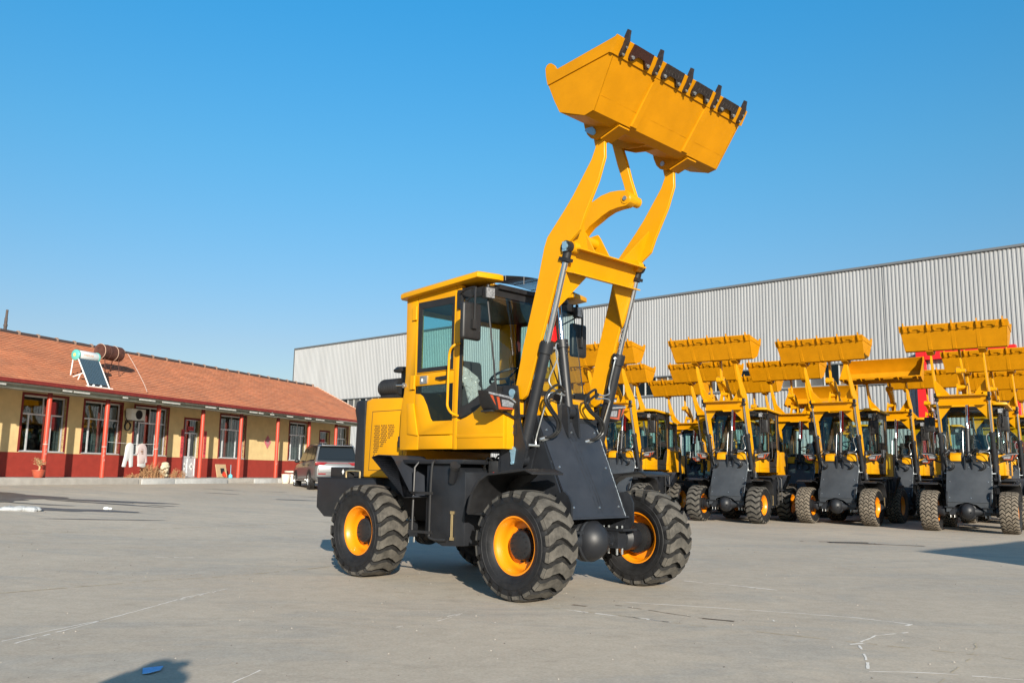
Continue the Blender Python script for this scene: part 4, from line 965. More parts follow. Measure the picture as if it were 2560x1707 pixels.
w.bb(T0, T1, 7.4, 7.65, ZF, ZT, m=0)
for xe in (T0, T1 - .25): w.prism([(WY + .25, ZF), (7.4, ZF), (7.4, ZT), (4.3, 5.25), (WY + .25, ZT)], xe, xe + .25, ax='x', m=0)
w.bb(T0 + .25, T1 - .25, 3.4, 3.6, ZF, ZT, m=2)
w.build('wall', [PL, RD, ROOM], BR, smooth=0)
w = MB(); w.bb(T0, T1, -.5, 7.4, ZT + .001, ZT + .04); w.build('ceiling', mat('porch_ceiling', (.42, .42, .36), .9, noise=.15, nscale=2), BR)
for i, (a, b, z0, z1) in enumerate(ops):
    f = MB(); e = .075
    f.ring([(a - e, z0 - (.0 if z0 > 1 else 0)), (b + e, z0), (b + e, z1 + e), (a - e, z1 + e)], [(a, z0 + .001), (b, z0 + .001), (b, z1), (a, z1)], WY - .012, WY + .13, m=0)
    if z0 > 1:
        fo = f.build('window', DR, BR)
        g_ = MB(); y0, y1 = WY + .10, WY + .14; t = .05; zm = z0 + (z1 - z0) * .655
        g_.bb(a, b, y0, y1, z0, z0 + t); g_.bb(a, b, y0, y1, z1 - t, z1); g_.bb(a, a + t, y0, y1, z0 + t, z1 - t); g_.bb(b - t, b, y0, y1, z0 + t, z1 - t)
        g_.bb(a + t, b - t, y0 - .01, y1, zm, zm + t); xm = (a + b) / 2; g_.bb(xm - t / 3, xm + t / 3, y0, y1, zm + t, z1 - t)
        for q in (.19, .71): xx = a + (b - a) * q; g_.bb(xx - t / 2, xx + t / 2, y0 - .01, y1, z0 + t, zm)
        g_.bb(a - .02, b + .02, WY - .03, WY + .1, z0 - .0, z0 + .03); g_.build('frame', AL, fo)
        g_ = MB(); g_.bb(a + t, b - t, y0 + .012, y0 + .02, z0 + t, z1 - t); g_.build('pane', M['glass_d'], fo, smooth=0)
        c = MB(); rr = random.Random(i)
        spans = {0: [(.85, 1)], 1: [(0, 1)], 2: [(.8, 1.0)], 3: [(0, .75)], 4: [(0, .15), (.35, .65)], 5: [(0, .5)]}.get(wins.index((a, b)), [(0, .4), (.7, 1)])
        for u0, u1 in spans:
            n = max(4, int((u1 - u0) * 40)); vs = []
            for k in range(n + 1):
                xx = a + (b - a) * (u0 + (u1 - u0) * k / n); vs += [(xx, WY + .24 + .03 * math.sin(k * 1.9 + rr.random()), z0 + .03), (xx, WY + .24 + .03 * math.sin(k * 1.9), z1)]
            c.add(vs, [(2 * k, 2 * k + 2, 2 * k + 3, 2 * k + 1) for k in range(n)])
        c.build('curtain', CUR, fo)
    else:
        fo = f.build('door', DR, BR); y0, y1 = WY + .09, WY + .13
        g_ = MB(); xm = (a + b) / 2; t = .05; zm = 2.55; zl = 1.62
        g_.bb(a, b, y0, y1, zm, zm + t); g_.bb(a, a + t, y0, y1, z0, zm); g_.bb(b - t, b, y0, y1, z0, zm); g_.bb(xm - .045, xm - .005, y0, y1, z0, zm); g_.bb(xm + .005, xm + .045, y0, y1, z0, zm)
        g_.bb(a + t, xm - .045, y0, y1, zl - .04, zl + .04); g_.bb(xm + .045, b - t, y0, y1, zl - .04, zl + .04); g_.bb(a, b, y0, y1, z1 - .03, z1); g_.bb(a + t, b - t, y0, y1, z0, z0 + .06)
        g_.bb(a + t, xm - .045, y0 + .015, y0 + .025, z0 + .06, zl - .04); g_.bb(xm + .045, b - t, y0 + .015, y0 + .025, z0 + .06, zl - .04)
        g_.build('frame', AL, fo)
        g_ = MB()
        for (x0, x1, za, zb) in ((a + t, xm - .045, zl + .04, zm), (xm + .045, b - t, zl + .04, zm), (a, b, zm + t, z1 - .03)): g_.bb(x0, x1, y0 + .012, y0 + .02, za, zb)
        g_.build('pane', M['glass_d'], fo, smooth=0)
        g_ = MB(); g_.bb(xm + .03, xm + .15, y0 - .04, y0 - .02, zl - .01, zl + .02); g_.build('handle', M['steel'], fo)
# roof
def tiles():
    m = bpy.data.materials.new('clay_tiles'); m.use_nodes = True; nt = m.node_tree; b = nt.nodes['Principled BSDF']; L = nt.links.new
    tc = nt.nodes.new('ShaderNodeTexCoord'); sx = nt.nodes.new('ShaderNodeSeparateXYZ'); L(tc.outputs['Object'], sx.inputs[0])
    def mth(op, a, v=None):
        n = nt.nodes.new('ShaderNodeMath'); n.operation = op
        if isinstance(a, float): n.inputs[0].default_value = a
        else: L(a, n.inputs[0])
        if v is not None:
            if isinstance(v, float): n.inputs[1].default_value = v
            else: L(v, n.inputs[1])
        return n.outputs[0]
    cx = mth('FLOOR', mth('DIVIDE', sx.outputs[0], .22)); cy = mth('FLOOR', mth('DIVIDE', sx.outputs[1], .155))
    cb = nt.nodes.new('ShaderNodeCombineXYZ'); L(cx, cb.inputs[0]); L(cy, cb.inputs[1])
    wn_ = nt.nodes.new('ShaderNodeTexWhiteNoise'); wn_.noise_dimensions = '2D'; L(cb.outputs[0], wn_.inputs[0])
    r = nt.nodes.new('ShaderNodeValToRGB'); r.color_ramp.elements[0].color = (.47, .175, .085, 1); r.color_ramp.elements[1].color = (.54, .215, .108, 1); L(wn_.outputs[0], r.inputs[0])
    n = nt.nodes.new('ShaderNodeTexNoise'); n.inputs['Scale'].default_value = 1.1; n.inputs['Detail'].default_value = 6; L(tc.outputs['Object'], n.inputs[0])
    r2_ = nt.nodes.new('ShaderNodeValToRGB'); r2_.color_ramp.elements[0].position = .3; r2_.color_ramp.elements[1].position = .7; r2_.color_ramp.elements[0].color = (.8, .82, .85, 1); r2_.color_ramp.elements[1].color = (1.1, 1.05, 1, 1); L(n.outputs[0], r2_.inputs[0])
    mx = nt.nodes.new('ShaderNodeMix'); mx.data_type = 'RGBA'; mx.blend_type = 'MULTIPLY'; mx.inputs[0].default_value = 1; L(r.outputs[0], mx.inputs[6]); L(r2_.outputs[0], mx.inputs[7])
    L(mx.outputs[2], b.inputs['Base Color']); b.inputs['Roughness'].default_value = .8
    wv = mth('ABSOLUTE', mth('SINE', mth('MULTIPLY', sx.outputs[0], math.pi / .22)))
    bp = nt.nodes.new('ShaderNodeBump'); bp.inputs['Strength'].default_value = .25; bp.inputs['Distance'].default_value = .02; L(wv, bp.inputs['Height']); L(bp.outputs[0], b.inputs['Normal'])
    return m
RW, RZ, EW, EZ = 3.6, 5.67, -.55, 3.66
rf = MB(); NR = 25; rr = random.Random(4); nt_ = 90
for j in range(NR):
    y0 = EW + (RW - EW) * j / NR; z0 = EZ + (RZ - EZ) * j / NR; y1 = EW + (RW - EW) * (j + 1) / NR; z1 = EZ + (RZ - EZ) * (j + 1) / NR
    vs = []
    for i in range(nt_ + 1):
        t = T0 - .1 + (T1 + .12 - T0 + .1) * i / nt_; dz = rr.uniform(-.002, .002)
        vs += [(t, y0 + .12, z0 + .058 + .03 + dz), (t, y0 - .02, z0 + .030 + dz), (t, y0 - .02, z0 + .052 + dz), (t, y1 + .16, z1 + .07 + dz)]
    rf.add(vs, [q for i in range(nt_) for q in ((4 * i, 4 * i + 4, 4 * i + 5, 4 * i + 1), (4 * i + 1, 4 * i + 5, 4 * i + 6, 4 * i + 2), (4 * i + 2, 4 * i + 6, 4 * i + 7, 4 * i + 3))])
rf.add([(T0 - .1, RW, RZ + .02), (T1 + .12, RW, RZ + .02), (T1 + .12, 7.9, 3.6), (T0 - .1, 7.9, 3.6)], [(0, 1, 2, 3)])
rfo = rf.build('roof', tiles(), BR, smooth=0, merge=False)
rg = MB(); rg.tube([(T0 - .1 + i * .5, RW, RZ + .05 + rr.uniform(-.01, .01)) for i in range(73)], .075, 10)
t = T0
while t < T1: rg.cyl((t, RW, RZ + .06), (t + .07, RW, RZ + .06), .098, n=12, m=1); t += .80
rg.build('ridge_cap', [mat('dark_ridge', (.055, .04, .038), .8), mat('mortar', (.24, .16, .12), .9)], rfo)
vg = MB(); vg.box((T1 + .16, (EW + RW) / 2, (EZ + RZ) / 2 + .02), (.10, math.hypot(RW - EW, RZ - EZ), .08), Matrix.Rotation(math.atan2(RZ - EZ, RW - EW), 3, 'X')); vg.build('verge', mat('mortar_verge', (.52, .36, .27), .9), rfo)
fs = MB(); fs.bb(T0, T1 + .1, EW - .03, EW, 3.585, 3.70); fs.build('fascia', DR, rfo)
bm_ = MB(); bm_.bb(T0, T1, -.34, -.08, 3.43, ZT); bm_.build('eave_beam', mat('beam_paint', (.26, .27, .22), .85, noise=.2, nscale=3), BR)
wp = MB(); rr = random.Random(9)
for t, l in ((.0, .35), (.42, .62), (2.45, .22), (3.2, .75), (4.3, .9), (6.6, .6), (7.4, 1.0), (9.3, .5), (9.9, .3), (10.7, .25), (11.9, .45), (13.3, .5), (14.2, .7), (16.0, .6), (-3, 1), (-5.5, .7)): wp.bb(t, t + l, -.52, -.50, 3.48, 3.53)
wp.build('eave_tube_light', mat('tube_and_peel_white', (.40, .40, .37), .9, noise=.2), BR)  # unlit white strips in place of tube lights under the eave
# porch columns and floor
for i, t in enumerate([-7.3, -4.9, -2.5, 0, 2.33, 4.72, 7.10, 9.45, 12.0, 14.45, 16.8, 19.2]):
    c = MB(); c.lathe([(0, ZF), (.075, ZF), (.075, 3.30), (.073, 3.31), (.073, 3.43), (0, 3.43)], o=(t, 0, 0), ax=(0, 0, 1), n=24, mats=[0, 0, 1, 1, 1])
    co = c.build('porch_column', [mat('column_red', (.42, .050, .026), .45, noise=.08, nscale=6) if i == 0 else bpy.data.materials['column_red'], DR], BR)
    if i in (3, 4, 5, 8):
        q = MB(); rr = random.Random(i)
        for k in range(3):
            z = rr.uniform(1.3, 2.2); a = -1.9 + rr.uniform(-.5, .5)
            q.add([(t + .0765 * math.cos(a + u), .0765 * math.sin(a + u), z + v) for u, v in ((-.3, 0), (.2, .02), (.35, .08), (-.1, .07))], [(0, 1, 2, 3)])
        if i != 8: q.lathe([(.077, 1.84), (.08, 1.85), (.077, 1.86)], o=(t, 0, 0), ax=(0, 0, 1), n=16)
        q.build('peeling_paint', bpy.data.materials['tube_and_peel_white'], co, smooth=0)
pf = MB(); pf.bb(T0, T1 + .3, -.62, WY, .30, ZF - .005); pf.bb(T0, 3.3, -.66, -.62, .3, .80)
po = pf.build('porch_floor', mat('porch_concrete', (.38, .35, .31), .85, noise=.15, nscale=3, bump=.2), BR, bevel=.01)
pf = MB()
for a, b in ((3.4, 5.0), (5.02, 7.9), (9.6, 11.2), (11.22, 14.0)): pf.bb(a, b, -.72, -.665, .3, .80)
pf.build('kerb_stone', mat('pale_kerb', (.36, .36, .35), .85, noise=.15, nscale=4, bump=.15), BR, bevel=.012)
def L2W(t, w, z=0): v = B0 + BAD * t - BND * w; return (v.x, v.y, z)
# pipe chimney on the ridge
m = MB(); m.cyl((0, 0, 0), (0, 0, .5), .055, .05, n=12); m.cyl((0, 0, .25), (.01, 0, .78), .04, n=12); m.cyl((0, 0, .2), (0, 0, .27), .065, n=12)
tag(m.build('stove_pipe', mat('sooty_metal', (.07, .055, .05), .8, noise=.4), loc=L2W(1.12, RW, RZ + .02), rz=BA), 'thin sooty stove pipe standing on the roof ridge at far left', 'chimney')
# text helper
def text_part(s, size, matl, parent, loc, rot, name='lettering', ext=.001):
    cu = bpy.data.curves.new(name, 'FONT'); cu.body = s; cu.size = size; cu.align_x = 'CENTER'; cu.align_y = 'CENTER'; cu.extrude = ext; cu.resolution_u = 2
    o = bpy.data.objects.new(name, cu); COL.objects.link(o); bpy.context.view_layer.update()
    dg = bpy.context.evaluated_depsgraph_get(); me = bpy.data.meshes.new_from_object(o.evaluated_get(dg)); bpy.data.objects.remove(o)
    me.materials.clear(); me.materials.append(matl); q = bpy.data.objects.new(name, me); COL.objects.link(q); q.parent = parent; q.location = loc; q.rotation_euler = rot; return q
RP = mat('couplet_paper', (.55, .06, .07), .7, noise=.1); INK = mat('black_ink', (.02, .012, .012), .7)
UP = (R(90), 0, 0)
def banner(t, z0, z1, w, chars, label, grp=None):
    m = MB(); m.bb(-w / 2, w / 2, -.006, 0, z0, z1); o = m.build('paper_couplet', RP, loc=L2W(t, WY - .014), rz=BA); tag(o, label, 'paper couplet')
    n = len(chars); h = (z1 - z0) * .86 / n
    for k, c in enumerate(chars): text_part(c, h * 1.0, INK, o, (0, -.008, z1 - .05 - h * (k + .5)), UP, 'character')
banner(7.46, 1.62, 2.70, .15, '家和万人兴财旺', 'red paper couplet with black characters left of the first grey door')
banner(8.80, 1.62, 2.70, .15, '平安如意吉祥来', 'red paper couplet with black characters right of the first grey door')
banner(17.20, 1.62, 2.45, .13, '福满人间', 'small red couplet left of the far door behind the silver car')
banner(18.38, 1.62, 2.45, .13, '春到门庭', 'small red couplet right of the far door behind the silver car')
def small_sign(t, z, w, h, s, label, wy=WY + .09):
    m = MB(); m.bb(-w / 2, w / 2, -.004, 0, -h / 2, h / 2); o = m.build('door_blessing', RP, loc=L2W(t, wy, z), rz=BA); tag(o, label, 'paper sign'); text_part(s, h * .6, INK, o, (0, -.006, 0), UP)
small_sign(8.02, 2.76, .36, .16, '出入平安', 'small red blessing paper in the fanlight of the first grey door')
small_sign(17.75, 2.66, .36, .16, '出入平安', 'small red blessing paper in the fanlight of the far door')
def diamond(t, z, r, mt, ink, s, label, wy, cat='paper diamond'):
    m = MB(); m.prism([(0, -r * 1.25), (r, 0), (0, r * 1.25), (-r, 0)], -.006, 0); o = m.build('blessing_diamond', mt, loc=L2W(t, wy, z), rz=BA); tag(o, label, cat); text_part(s, r * 1.0, ink, o, (0, -.008, 0), UP)
diamond(7.82, 1.25, .125, M['white'], INK, '福', 'white diamond with a black character on the left leaf of the grey door', WY + .10)
diamond(8.22, 1.25, .125, M['white'], INK, '福', 'white diamond with a black character on the right leaf of the grey door', WY + .10)
diamond(13.03, 2.42, .25, mat('faded_red_paper', (.50, .13, .16), .8, noise=.15), mat('faded_gold_ink', (.28, .24, .22), .8), '福', 'faded red paper diamond on the yellow wall between two red columns', WY - .012)
# air conditioner
a = empty('air_conditioner', L2W(4.72, WY - .20, 2.88), BA, 'white outdoor air conditioner unit on the yellow wall beside a window', 'air conditioner')
m = MB(); m.bb(-.34, .34, -.14, .14, 0, .42); ao = m.build('casing', mat('ac_white', (.62, .62, .57), .5, noise=.08), a, bevel=.015)
m = MB(); m.lathe([(0, 0), (.15, 0), (.16, .012), (.17, 0)], o=(.02, -.141, .21), ax=(0, -1, 0), n=28)
for k in range(6): m.lathe([(.02 + k * .024, .016), (.026 + k * .024, .02), (.032 + k * .024, .016)], o=(.02, -.141, .21), ax=(0, -1, 0), n=24)
m.build('fan_grille', M['dark'], a)
m = MB(); m.bb(-.30, -.26, -.12, .19, -.04, 0); m.bb(.26, .30, -.12, .19, -.04, 0); m.bb(-.30, -.27, .16, .19, -.25, 0); m.bb(.27, .30, .16, .19, -.25, 0); m.build('bracket', M['dark'], a)
m = MB(); m.tube([(-.30 + .13 * math.cos(k * .3), .02 + k * .001, -.22 + .15 * math.sin(k * .3)) for k in range(60)], .018, 8); m.tube(smooth_path([(-.30, .05, -.05), (-.38, .1, .1), (-.38, .15, .35)], 4), .015, 8); m.build('coiled_pipe', M['hose'], a)
# solar water heater
s_ = empty('solar_water_heater', L2W(.98, 0, 3.70), BA, 'solar water heater with white tank and turquoise end cap at the roof edge', 'solar heater')
t1 = .84; TC = (.16, 1.08)
m = MB(); m.lathe([(0, -.02), (.155, -.02), (.165, 0), (.165, t1), (.155, t1 + .02), (0, t1 + .02)], o=(0, *TC), ax=(1, 0, 0), n=32); tk = m.build('tank', mat('tank_white', (.58, .60, .60), .35, noise=.04), s_)
TQ = mat('turquoise_plastic', (.09, .36, .32), .4)
for xx, d in ((-.02, -1), (t1 + .02, 1)):
    m = MB(); m.lathe([(0, .03), (.11, .03), (.165, .012), (.178, 0), (.178, -.05), (.166, -.05)], o=(xx, *TC), ax=(d, 0, 0), n=32); m.build('end_cap', TQ, tk)
m = MB(); m.lathe([(0, .034), (.055, .034), (.055, .026)], o=(-.021, *TC), ax=(-1, 0, 0), n=20); m.build('badge', mat('badge_gold', (.60, .40, .15), .4), tk)
m = MB()
for k in range(12): x = .06 + k * .068; m.tube([(x, .04, .96), (x, -.44, .12)], .027, 8)
m.build('glass_tubes', mat('tube_glass', (.035, .06, .085), .15, coat=.6), s_)
m = MB(); m.add([(.02, .07, .94), (.86, .07, .94), (.86, -.42, .08), (.02, -.42, .08)], [(0, 1, 2, 3)]); m.build('reflector', mat('heater_back', (.07, .09, .11), .4, .5), s_, smooth=0)
m = MB()
for x in (0, .86):
    for a_, b_ in (((x, .04, .95), (x, -.52, .02)), ((x, .26, .95), (x, .33, .16)), ((x, -.24, .48), (x, .31, .33)), ((x, .04, .95), (x, .26, .95)), ((x, -.45, .05), (x, .33, .20)), ((x, -.1, .42), (x, .05, .10))): m.tube([a_, b_], .020, 6)
m.tube([(-.02, -.50, .04), (1.0, -.50, .04)], .026, 6); m.tube([(0, .33, .18), (.86, .33, .18)], .018, 6)
for x in (.2, .5): m.sphere((x, -.50, .08), .04, 10, 8)
m.build('stand', M['white'], s_)
text_part('太阳能热水器', .07, mat('orange_print', (.62, .35, .22), .5), tk, (.36, TC[0] - .167, TC[1] + .01), UP)
# rusty barrel on legs
bl = empty('water_barrel', L2W(2.75, 1.0, 4.55), BA, 'rusty brown water barrel lying on thin legs near the ridge', 'barrel')
RUST = mat('rust', (.070, .026, .018), .75, noise=.45, nscale=7, bump=.2)
m = MB(); m.lathe([(0, .01), (.24, .01), (.26, 0), (.26, .28), (.27, .29), (.26, .30), (.26, .60), (.27, .61), (.26, .62), (.26, .9), (.24, .89), (0, .89)], o=(0, 0, .62), ax=(1, 0, 0), n=30); bo_ = m.build('drum', RUST, bl)
m = MB(); m.lathe([(.262, .0), (.278, .012), (.262, .024)], o=(0, 0, .62), ax=(1, 0, 0), n=30); m.lathe([(.262, .59), (.275, .60), (.262, .612)], o=(0, 0, .62), ax=(1, 0, 0), n=30); m.build('hoop', mat('pale_rust', (.36, .24, .18), .8), bo_)
m = MB()
for x in (.12, .75):
    for y in (-.22, .22): m.tube([(x, y * .6, .45), (x, y, -.10 + y * .5)], .014, 6)
m.build('stand_leg', RUST, bl)
m = MB(); m.tube(smooth_path([(0, 0, 0), (-.86, -1.22, -.61), (-1.72, -2.36, -1.15), (-2.45, -3.3, -1.60), (-2.95, -3.88, -1.86)], 4), .010, 5)
tag(m.build('roof_cable', mat('pale_cable', (.62, .50, .42), .7), loc=L2W(6.5, 3.4, 5.66), rz=BA), 'pale cable running down the roof tiles right of the barrel', 'cable')
# hanging laundry line with clothes
m = MB(); m.tube([(0, 0, 2.02), (1.2, 0, 1.99), (2.4, 0, 2.02)], .006, 5); tag(m.build('washing_line', M['white'], loc=L2W(2.33, 0, 0), rz=BA), 'thin washing line tied between two red columns', 'washing line')
WC = mat('white_cotton', (.50, .50, .49), .9, noise=.05, bump=.3, bscale=9); PK = mat('pink_cotton', (.46, .37, .355), .9, noise=.06, bump=.3, bscale=9)
def garment(pts, thick, mt, name, label, loc, cat, rzz):
    m = MB(); n = len(pts); rr = random.Random(n)
    m.prism(pts, -thick, thick); o = m.build(name, mt, loc=loc, rz=rzz, bevel=.02, seg=2, smooth=60); tag(o, label, cat); return o
g1 = garment([(-.10, .02), (0, .06), (.10, .02), (.16, -.04), (.17, -.40), (.19, -.78), (.06, -.80), (.03, -.62), (-.02, -.50), (-.10, -.62), (-.14, -.80), (-.28, -.78), (-.20, -.42), (-.17, -.08)], .035, WC, 'white_trousers', 'white trousers hanging on the washing line, left of the pink sweater', L2W(3.46, 0, 1.98), 'trousers', BA)
g2 = garment([(-.08, .02), (0, .05), (.08, .02), (.16, -.02), (.22, -.12), (.25, -.40), (.29, -.62), (.20, -.64), (.17, -.5), (.15, -.66), (-.12, -.68), (-.14, -.52), (-.17, -.30), (-.22, -.34), (-.24, -.14), (-.17, -.03)], .04, PK, 'pink_sweater', 'pale pink sweater with brown print over a white shirt on the line', L2W(4.02, 0, 1.98), 'sweater', BA)
m = MB(); m.sphere((-.01, -.045, -.24), (.075, .006, .03), 12, 6); m.sphere((.01, -.045, -.31), (.06, .006, .02), 12, 6); m.sphere((-.0, -.045, -.17), (.06, .006, .012), 12, 6); m.build('chest_print', mat('brown_print', (.22, .12, .07), .8), g2)
m = MB(); m.prism([(-.12, -.60), (.20, -.60), (.23, -.76), (.12, -.80), (-.12, -.76)], -.03, .03); m.build('shirt_hem', WC, g2, bevel=.01)
for o_ in (g1, g2):
    m = MB(); m.tube([(-.12, 0, .0), (0, 0, .06), (.12, 0, .0)], .006, 5); m.tube([(0, 0, .06), (0, 0, .09), (.015, 0, .10)], .004, 5); m.build('hanger', mat('green_hanger', (.03, .16, .10), .5), o_)
# potted plant, rock, bushes, carton, pots, basin
p = empty('potted_bonsai', L2W(-.40, -.28, ZF), BA, 'leafless little tree in a terracotta bowl beside the leftmost full red column', 'potted plant')
m = MB(); m.lathe([(0, 0), (.11, 0), (.16, .10), (.18, .19), (.195, .20), (.195, .23), (.17, .23), (.15, .19), (0, .19)], ax=(0, 0, 1), n=28); m.build('pot', mat('terracotta', (.36, .075, .04), .45, noise=.1), p)
m = MB(); rr = random.Random(6); m.tube([(0, 0, .18), (.03, 0, .30), (-.01, 0, .40), (.03, 0, .48)], [.03, .026, .022, .014], 8)
for k in range(46):
    z = .34 + .16 * rr.random(); a = rr.random() * 6.28; r = .08 + .13 * rr.random(); m.tube([(0, 0, z), (r * .5 * math.cos(a), r * .5 * math.sin(a), z + .05), (r * math.cos(a), r * math.sin(a), z + .03 + .1 * rr.random())], [.007, .005, .003], 4)
for k in range(120):
    a = rr.random() * 6.28; r = .05 + .16 * rr.random(); z = .42 + .18 * rr.random(); c = Vector((r * math.cos(a), r * math.sin(a), z)); d1 = Vector((rr.uniform(-1, 1), rr.uniform(-1, 1), rr.uniform(-.5, .5))).normalized() * .025; d2 = d1.cross(Vector((0, 0, 1))) * .5; m.add([c - d1, c + d2, c + d1, c - d2], [(0, 1, 2, 3)])
m.build('branches', mat('dry_twig', (.42, .28, .14), .9, noise=.3), p)
rk = MB(); rr = random.Random(8)
for i in range(60):
    z = rr.random() ** .8 * .42; a = rr.random() * 6.28; r = .15 * (1 - z * .5) * rr.random() ** .4; s0 = rr.uniform(.04, .085); rk.sphere((r * math.cos(a) * 1.1, r * math.sin(a), z + .03), (s0, s0 * rr.uniform(.7, 1), s0 * rr.uniform(.6, .9)), 7, 5)
rk.sphere((.02, 0, .50), (.15, .12, .075), 14, 9); rk.v = [(x + rr.uniform(-.006, .006), y + rr.uniform(-.006, .006), z + rr.uniform(-.006, .006)) for x, y, z in rk.v]
tag(rk.build('ornamental_rock', mat('pale_rock', (.50, .43, .30), .85, noise=.4, nscale=9, bump=.4, bscale=25), loc=L2W(4.98, -.22, ZF - .01), rz=BA, smooth=60, merge=False), 'knobbly pale ornamental rock among dry weeds in front of the wall', 'rock')
def weeds(t0, t1, h, n, seed, label):
    m = MB(); rr = random.Random(seed)
    for i in range(n):
        x = rr.uniform(t0, t1) - (t0 + t1) / 2; y = rr.uniform(-.14, .14); hh = h * rr.uniform(.35, 1) * (1 - .5 * abs(2 * x / (t1 - t0))); lean = rr.uniform(-.35, .35), rr.uniform(-.2, .2)
        p0 = Vector((x, y, 0)); p1 = p0 + Vector((lean[0] * hh * .4, lean[1] * hh * .4, hh * .6)); p2 = p0 + Vector((lean[0] * hh, lean[1] * hh, hh)); m.tube([p0, p1, p2], [.006, .005, .003], 4)
        for k in range(5):
            c = p0.lerp(p2, rr.uniform(.3, 1)); d = Vector((rr.uniform(-1, 1), rr.uniform(-1, 1), rr.uniform(-.2, 1))).normalized() * rr.uniform(.04, .10); m.tube([c, c + d], .0035, 3)
            d2 = d.cross(Vector((0, 0, 1))) * .25; m.add([c + d, c + d * .8 + d2, c + d * 1.3, c + d * .8 - d2], [(0, 1, 2, 3)])
    tag(m.build('dry_weeds', mat('dry_stalks', (.36, .20, .095), .9, noise=.35, nscale=20), loc=L2W((t0 + t1) / 2, -.30, ZF - .01), rz=BA, smooth=0, merge=False), label, 'dry weeds')
weeds(3.75, 4.75, .60, 95, 1, 'tall dry brown weeds left of the ornamental rock by the red wall'); weeds(5.1, 5.9, .42, 50, 2, 'low dry brown weeds right of the ornamental rock'); weeds(3.1, 3.7, .16, 26, 3, 'short tuft of dry weeds under the hanging white trousers')
c_ = empty('cardboard_panel', L2W(9.33, .75, ZF), BA, 'flattened brown cardboard box leaning by the red wall, printed with a dark square', 'cardboard'); m = MB(); m.box((0, 0, .27), (.62, .035, .54), Matrix.Rotation(R(-14), 3, 'X')); m.build('board', mat('cardboard', (.42, .30, .17), .9, noise=.1), c_)
m = MB(); m.box((.05, -.0245, .27), (.24, .004, .22), Matrix.Rotation(R(-14), 3, 'X')); m.box((.05, -.024, .12), (.12, .004, .04), Matrix.Rotation(R(-14), 3, 'X')); m.build('print', M['dark'], c_)
POT = mat('glazed_pot', (.60, .47, .36), .5, noise=.2, nscale=5, col2=(.66, .60, .54))
for k, (t, l) in enumerate(((11.35, 'pale glazed plant pot beside the red column, left one of the pair'), (11.80, 'pale glazed plant pot beside the red column, right one of the pair'))):
    m = MB(); m.lathe([(0, 0), (.13, 0), (.15, .05), (.175, .20), (.18, .36), (.19, .37), (.19, .39), (.165, .39), (.16, .30), (0, .28)], ax=(0, 0, 1), n=28); q = L2W(t, -1.0); tag(m.build('plant_pot', POT, loc=(q[0], q[1], gtrue(q[0], q[1]))), l, 'plant pot', 'pale plant pots by the porch')
tb = empty('stone_table', L2W(12.5, -.75, 0), BA, 'round pale stone garden table beside the silver car', 'table'); q = L2W(12.5, -.75); tb.location.z = gtrue(q[0], q[1]) - .18
m = MB(); m.lathe([(0, .62), (.50, .62), (.52, .65), (.52, .68), (.50, .70), (0, .70)], ax=(0, 0, 1), n=36); m.build('tabletop', mat('pale_stone', (.62, .56, .48), .6, noise=.1), tb); m = MB(); m.lathe([(0, 0), (.20, 0), (.18, .08), (.11, .30), (.15, .55), (.20, .62), (0, .62)], ax=(0, 0, 1), n=28); m.build('pedestal', mat('stone_base', (.40, .30, .22), .7, noise=.2), tb)
m = MB(); m.lathe([(.0, -.05), (.05, -.05), (.13, .03), (.135, .03), (.055, -.06), (0, -.06)], ax=(.2, -.8, .4), n=26); o = m.build('washbasin', mat('red_plastic', (.60, .04, .015), .35), loc=L2W(8.45, -.10, ZF + .12), rz=BA); tag(o, 'small orange red plastic basin propped at the foot of a column', 'basin')
m = MB(); m.lathe([(0, 0), (.075, 0), (.08, .10), (.05, .13), (.035, .15), (0, .15)], ax=(0, 0, 1), n=18); m.tube([(0, 0, .14), (.01, .02, .52)], .009, 6); tag(m.build('floor_brush', mat('cyan_plastic', (.12, .45, .55), .4), loc=L2W(8.72, -.20, ZF), rz=BA), 'pale blue brush with a white handle beside the red basin', 'brush')

# ------------------------------------------------------------------ warehouse
WA = 2.4083; WR = empty('warehouse', (24.339, 40, 0), WA, 'long grey corrugated metal warehouse behind the yellow loaders', 'warehouse')
CM = mat('corrugated_steel', (.30, .308, .318), .5, .1, noise=.10, nscale=.8, stretch=(1, 1, .12))
def corr(x0, x1, z0, z1, name, p=.193, d=.034, mt=CM):
    m = MB(); x = x0; P = []
    while x < x1:
        for u, v in ((0, 0), (.36, 0), (.46, 1), (.86, 1)): P.append((min(x + u * p, x1), v * d))
        x += p
    P.append((x1, 0)); vs = [(a, b, z) for z in (z0, z1) for a, b in P]; n = len(P)
    m.add(vs, [(i, i + 1, n + i + 1, n + i) for i in range(n - 1)]); return m.build(name, mt, WR, smooth=0, merge=False)
XL = 60.0; XR = -45.0; ZS0, ZS1 = 6.08, 7.30
corr(6.6, XL, ZS1, 12.28, 'upper_cladding'); corr(XR, 6.6, -.3, 12.28, 'upper_cladding'); corr(6.6, XL, -.3, ZS0, 'lower_cladding')
m = MB(); m.bb(XR, XL + .05, -.1, .12, 12.28, 12.40); m.bb(XL, XL + .1, -.1, .1, -.3, 12.28); m.bb(6.6, XL, -.02, .10, ZS1 - .05, ZS1 + .02); m.bb(6.6, XL, -.02, .12, ZS0 - .04, ZS0 + .06); m.build('flashing', mat('grey_flashing', (.16, .17, .18), .5, .4), WR)
m = MB(); m.bb(XR, XL, -26, -25.8, -.3, 12.2); m.bb(XR, XL, -25.8, -.2, 12.15, 12.2); m.bb(XL - .2, XL, -25.8, -.12, -.3, 12.2); m.bb(XR, XR + .2, -25.8, -.12, -.3, 12.2); m.build('roof', mat('warehouse_roof', (.22, .23, .25), .6), WR)
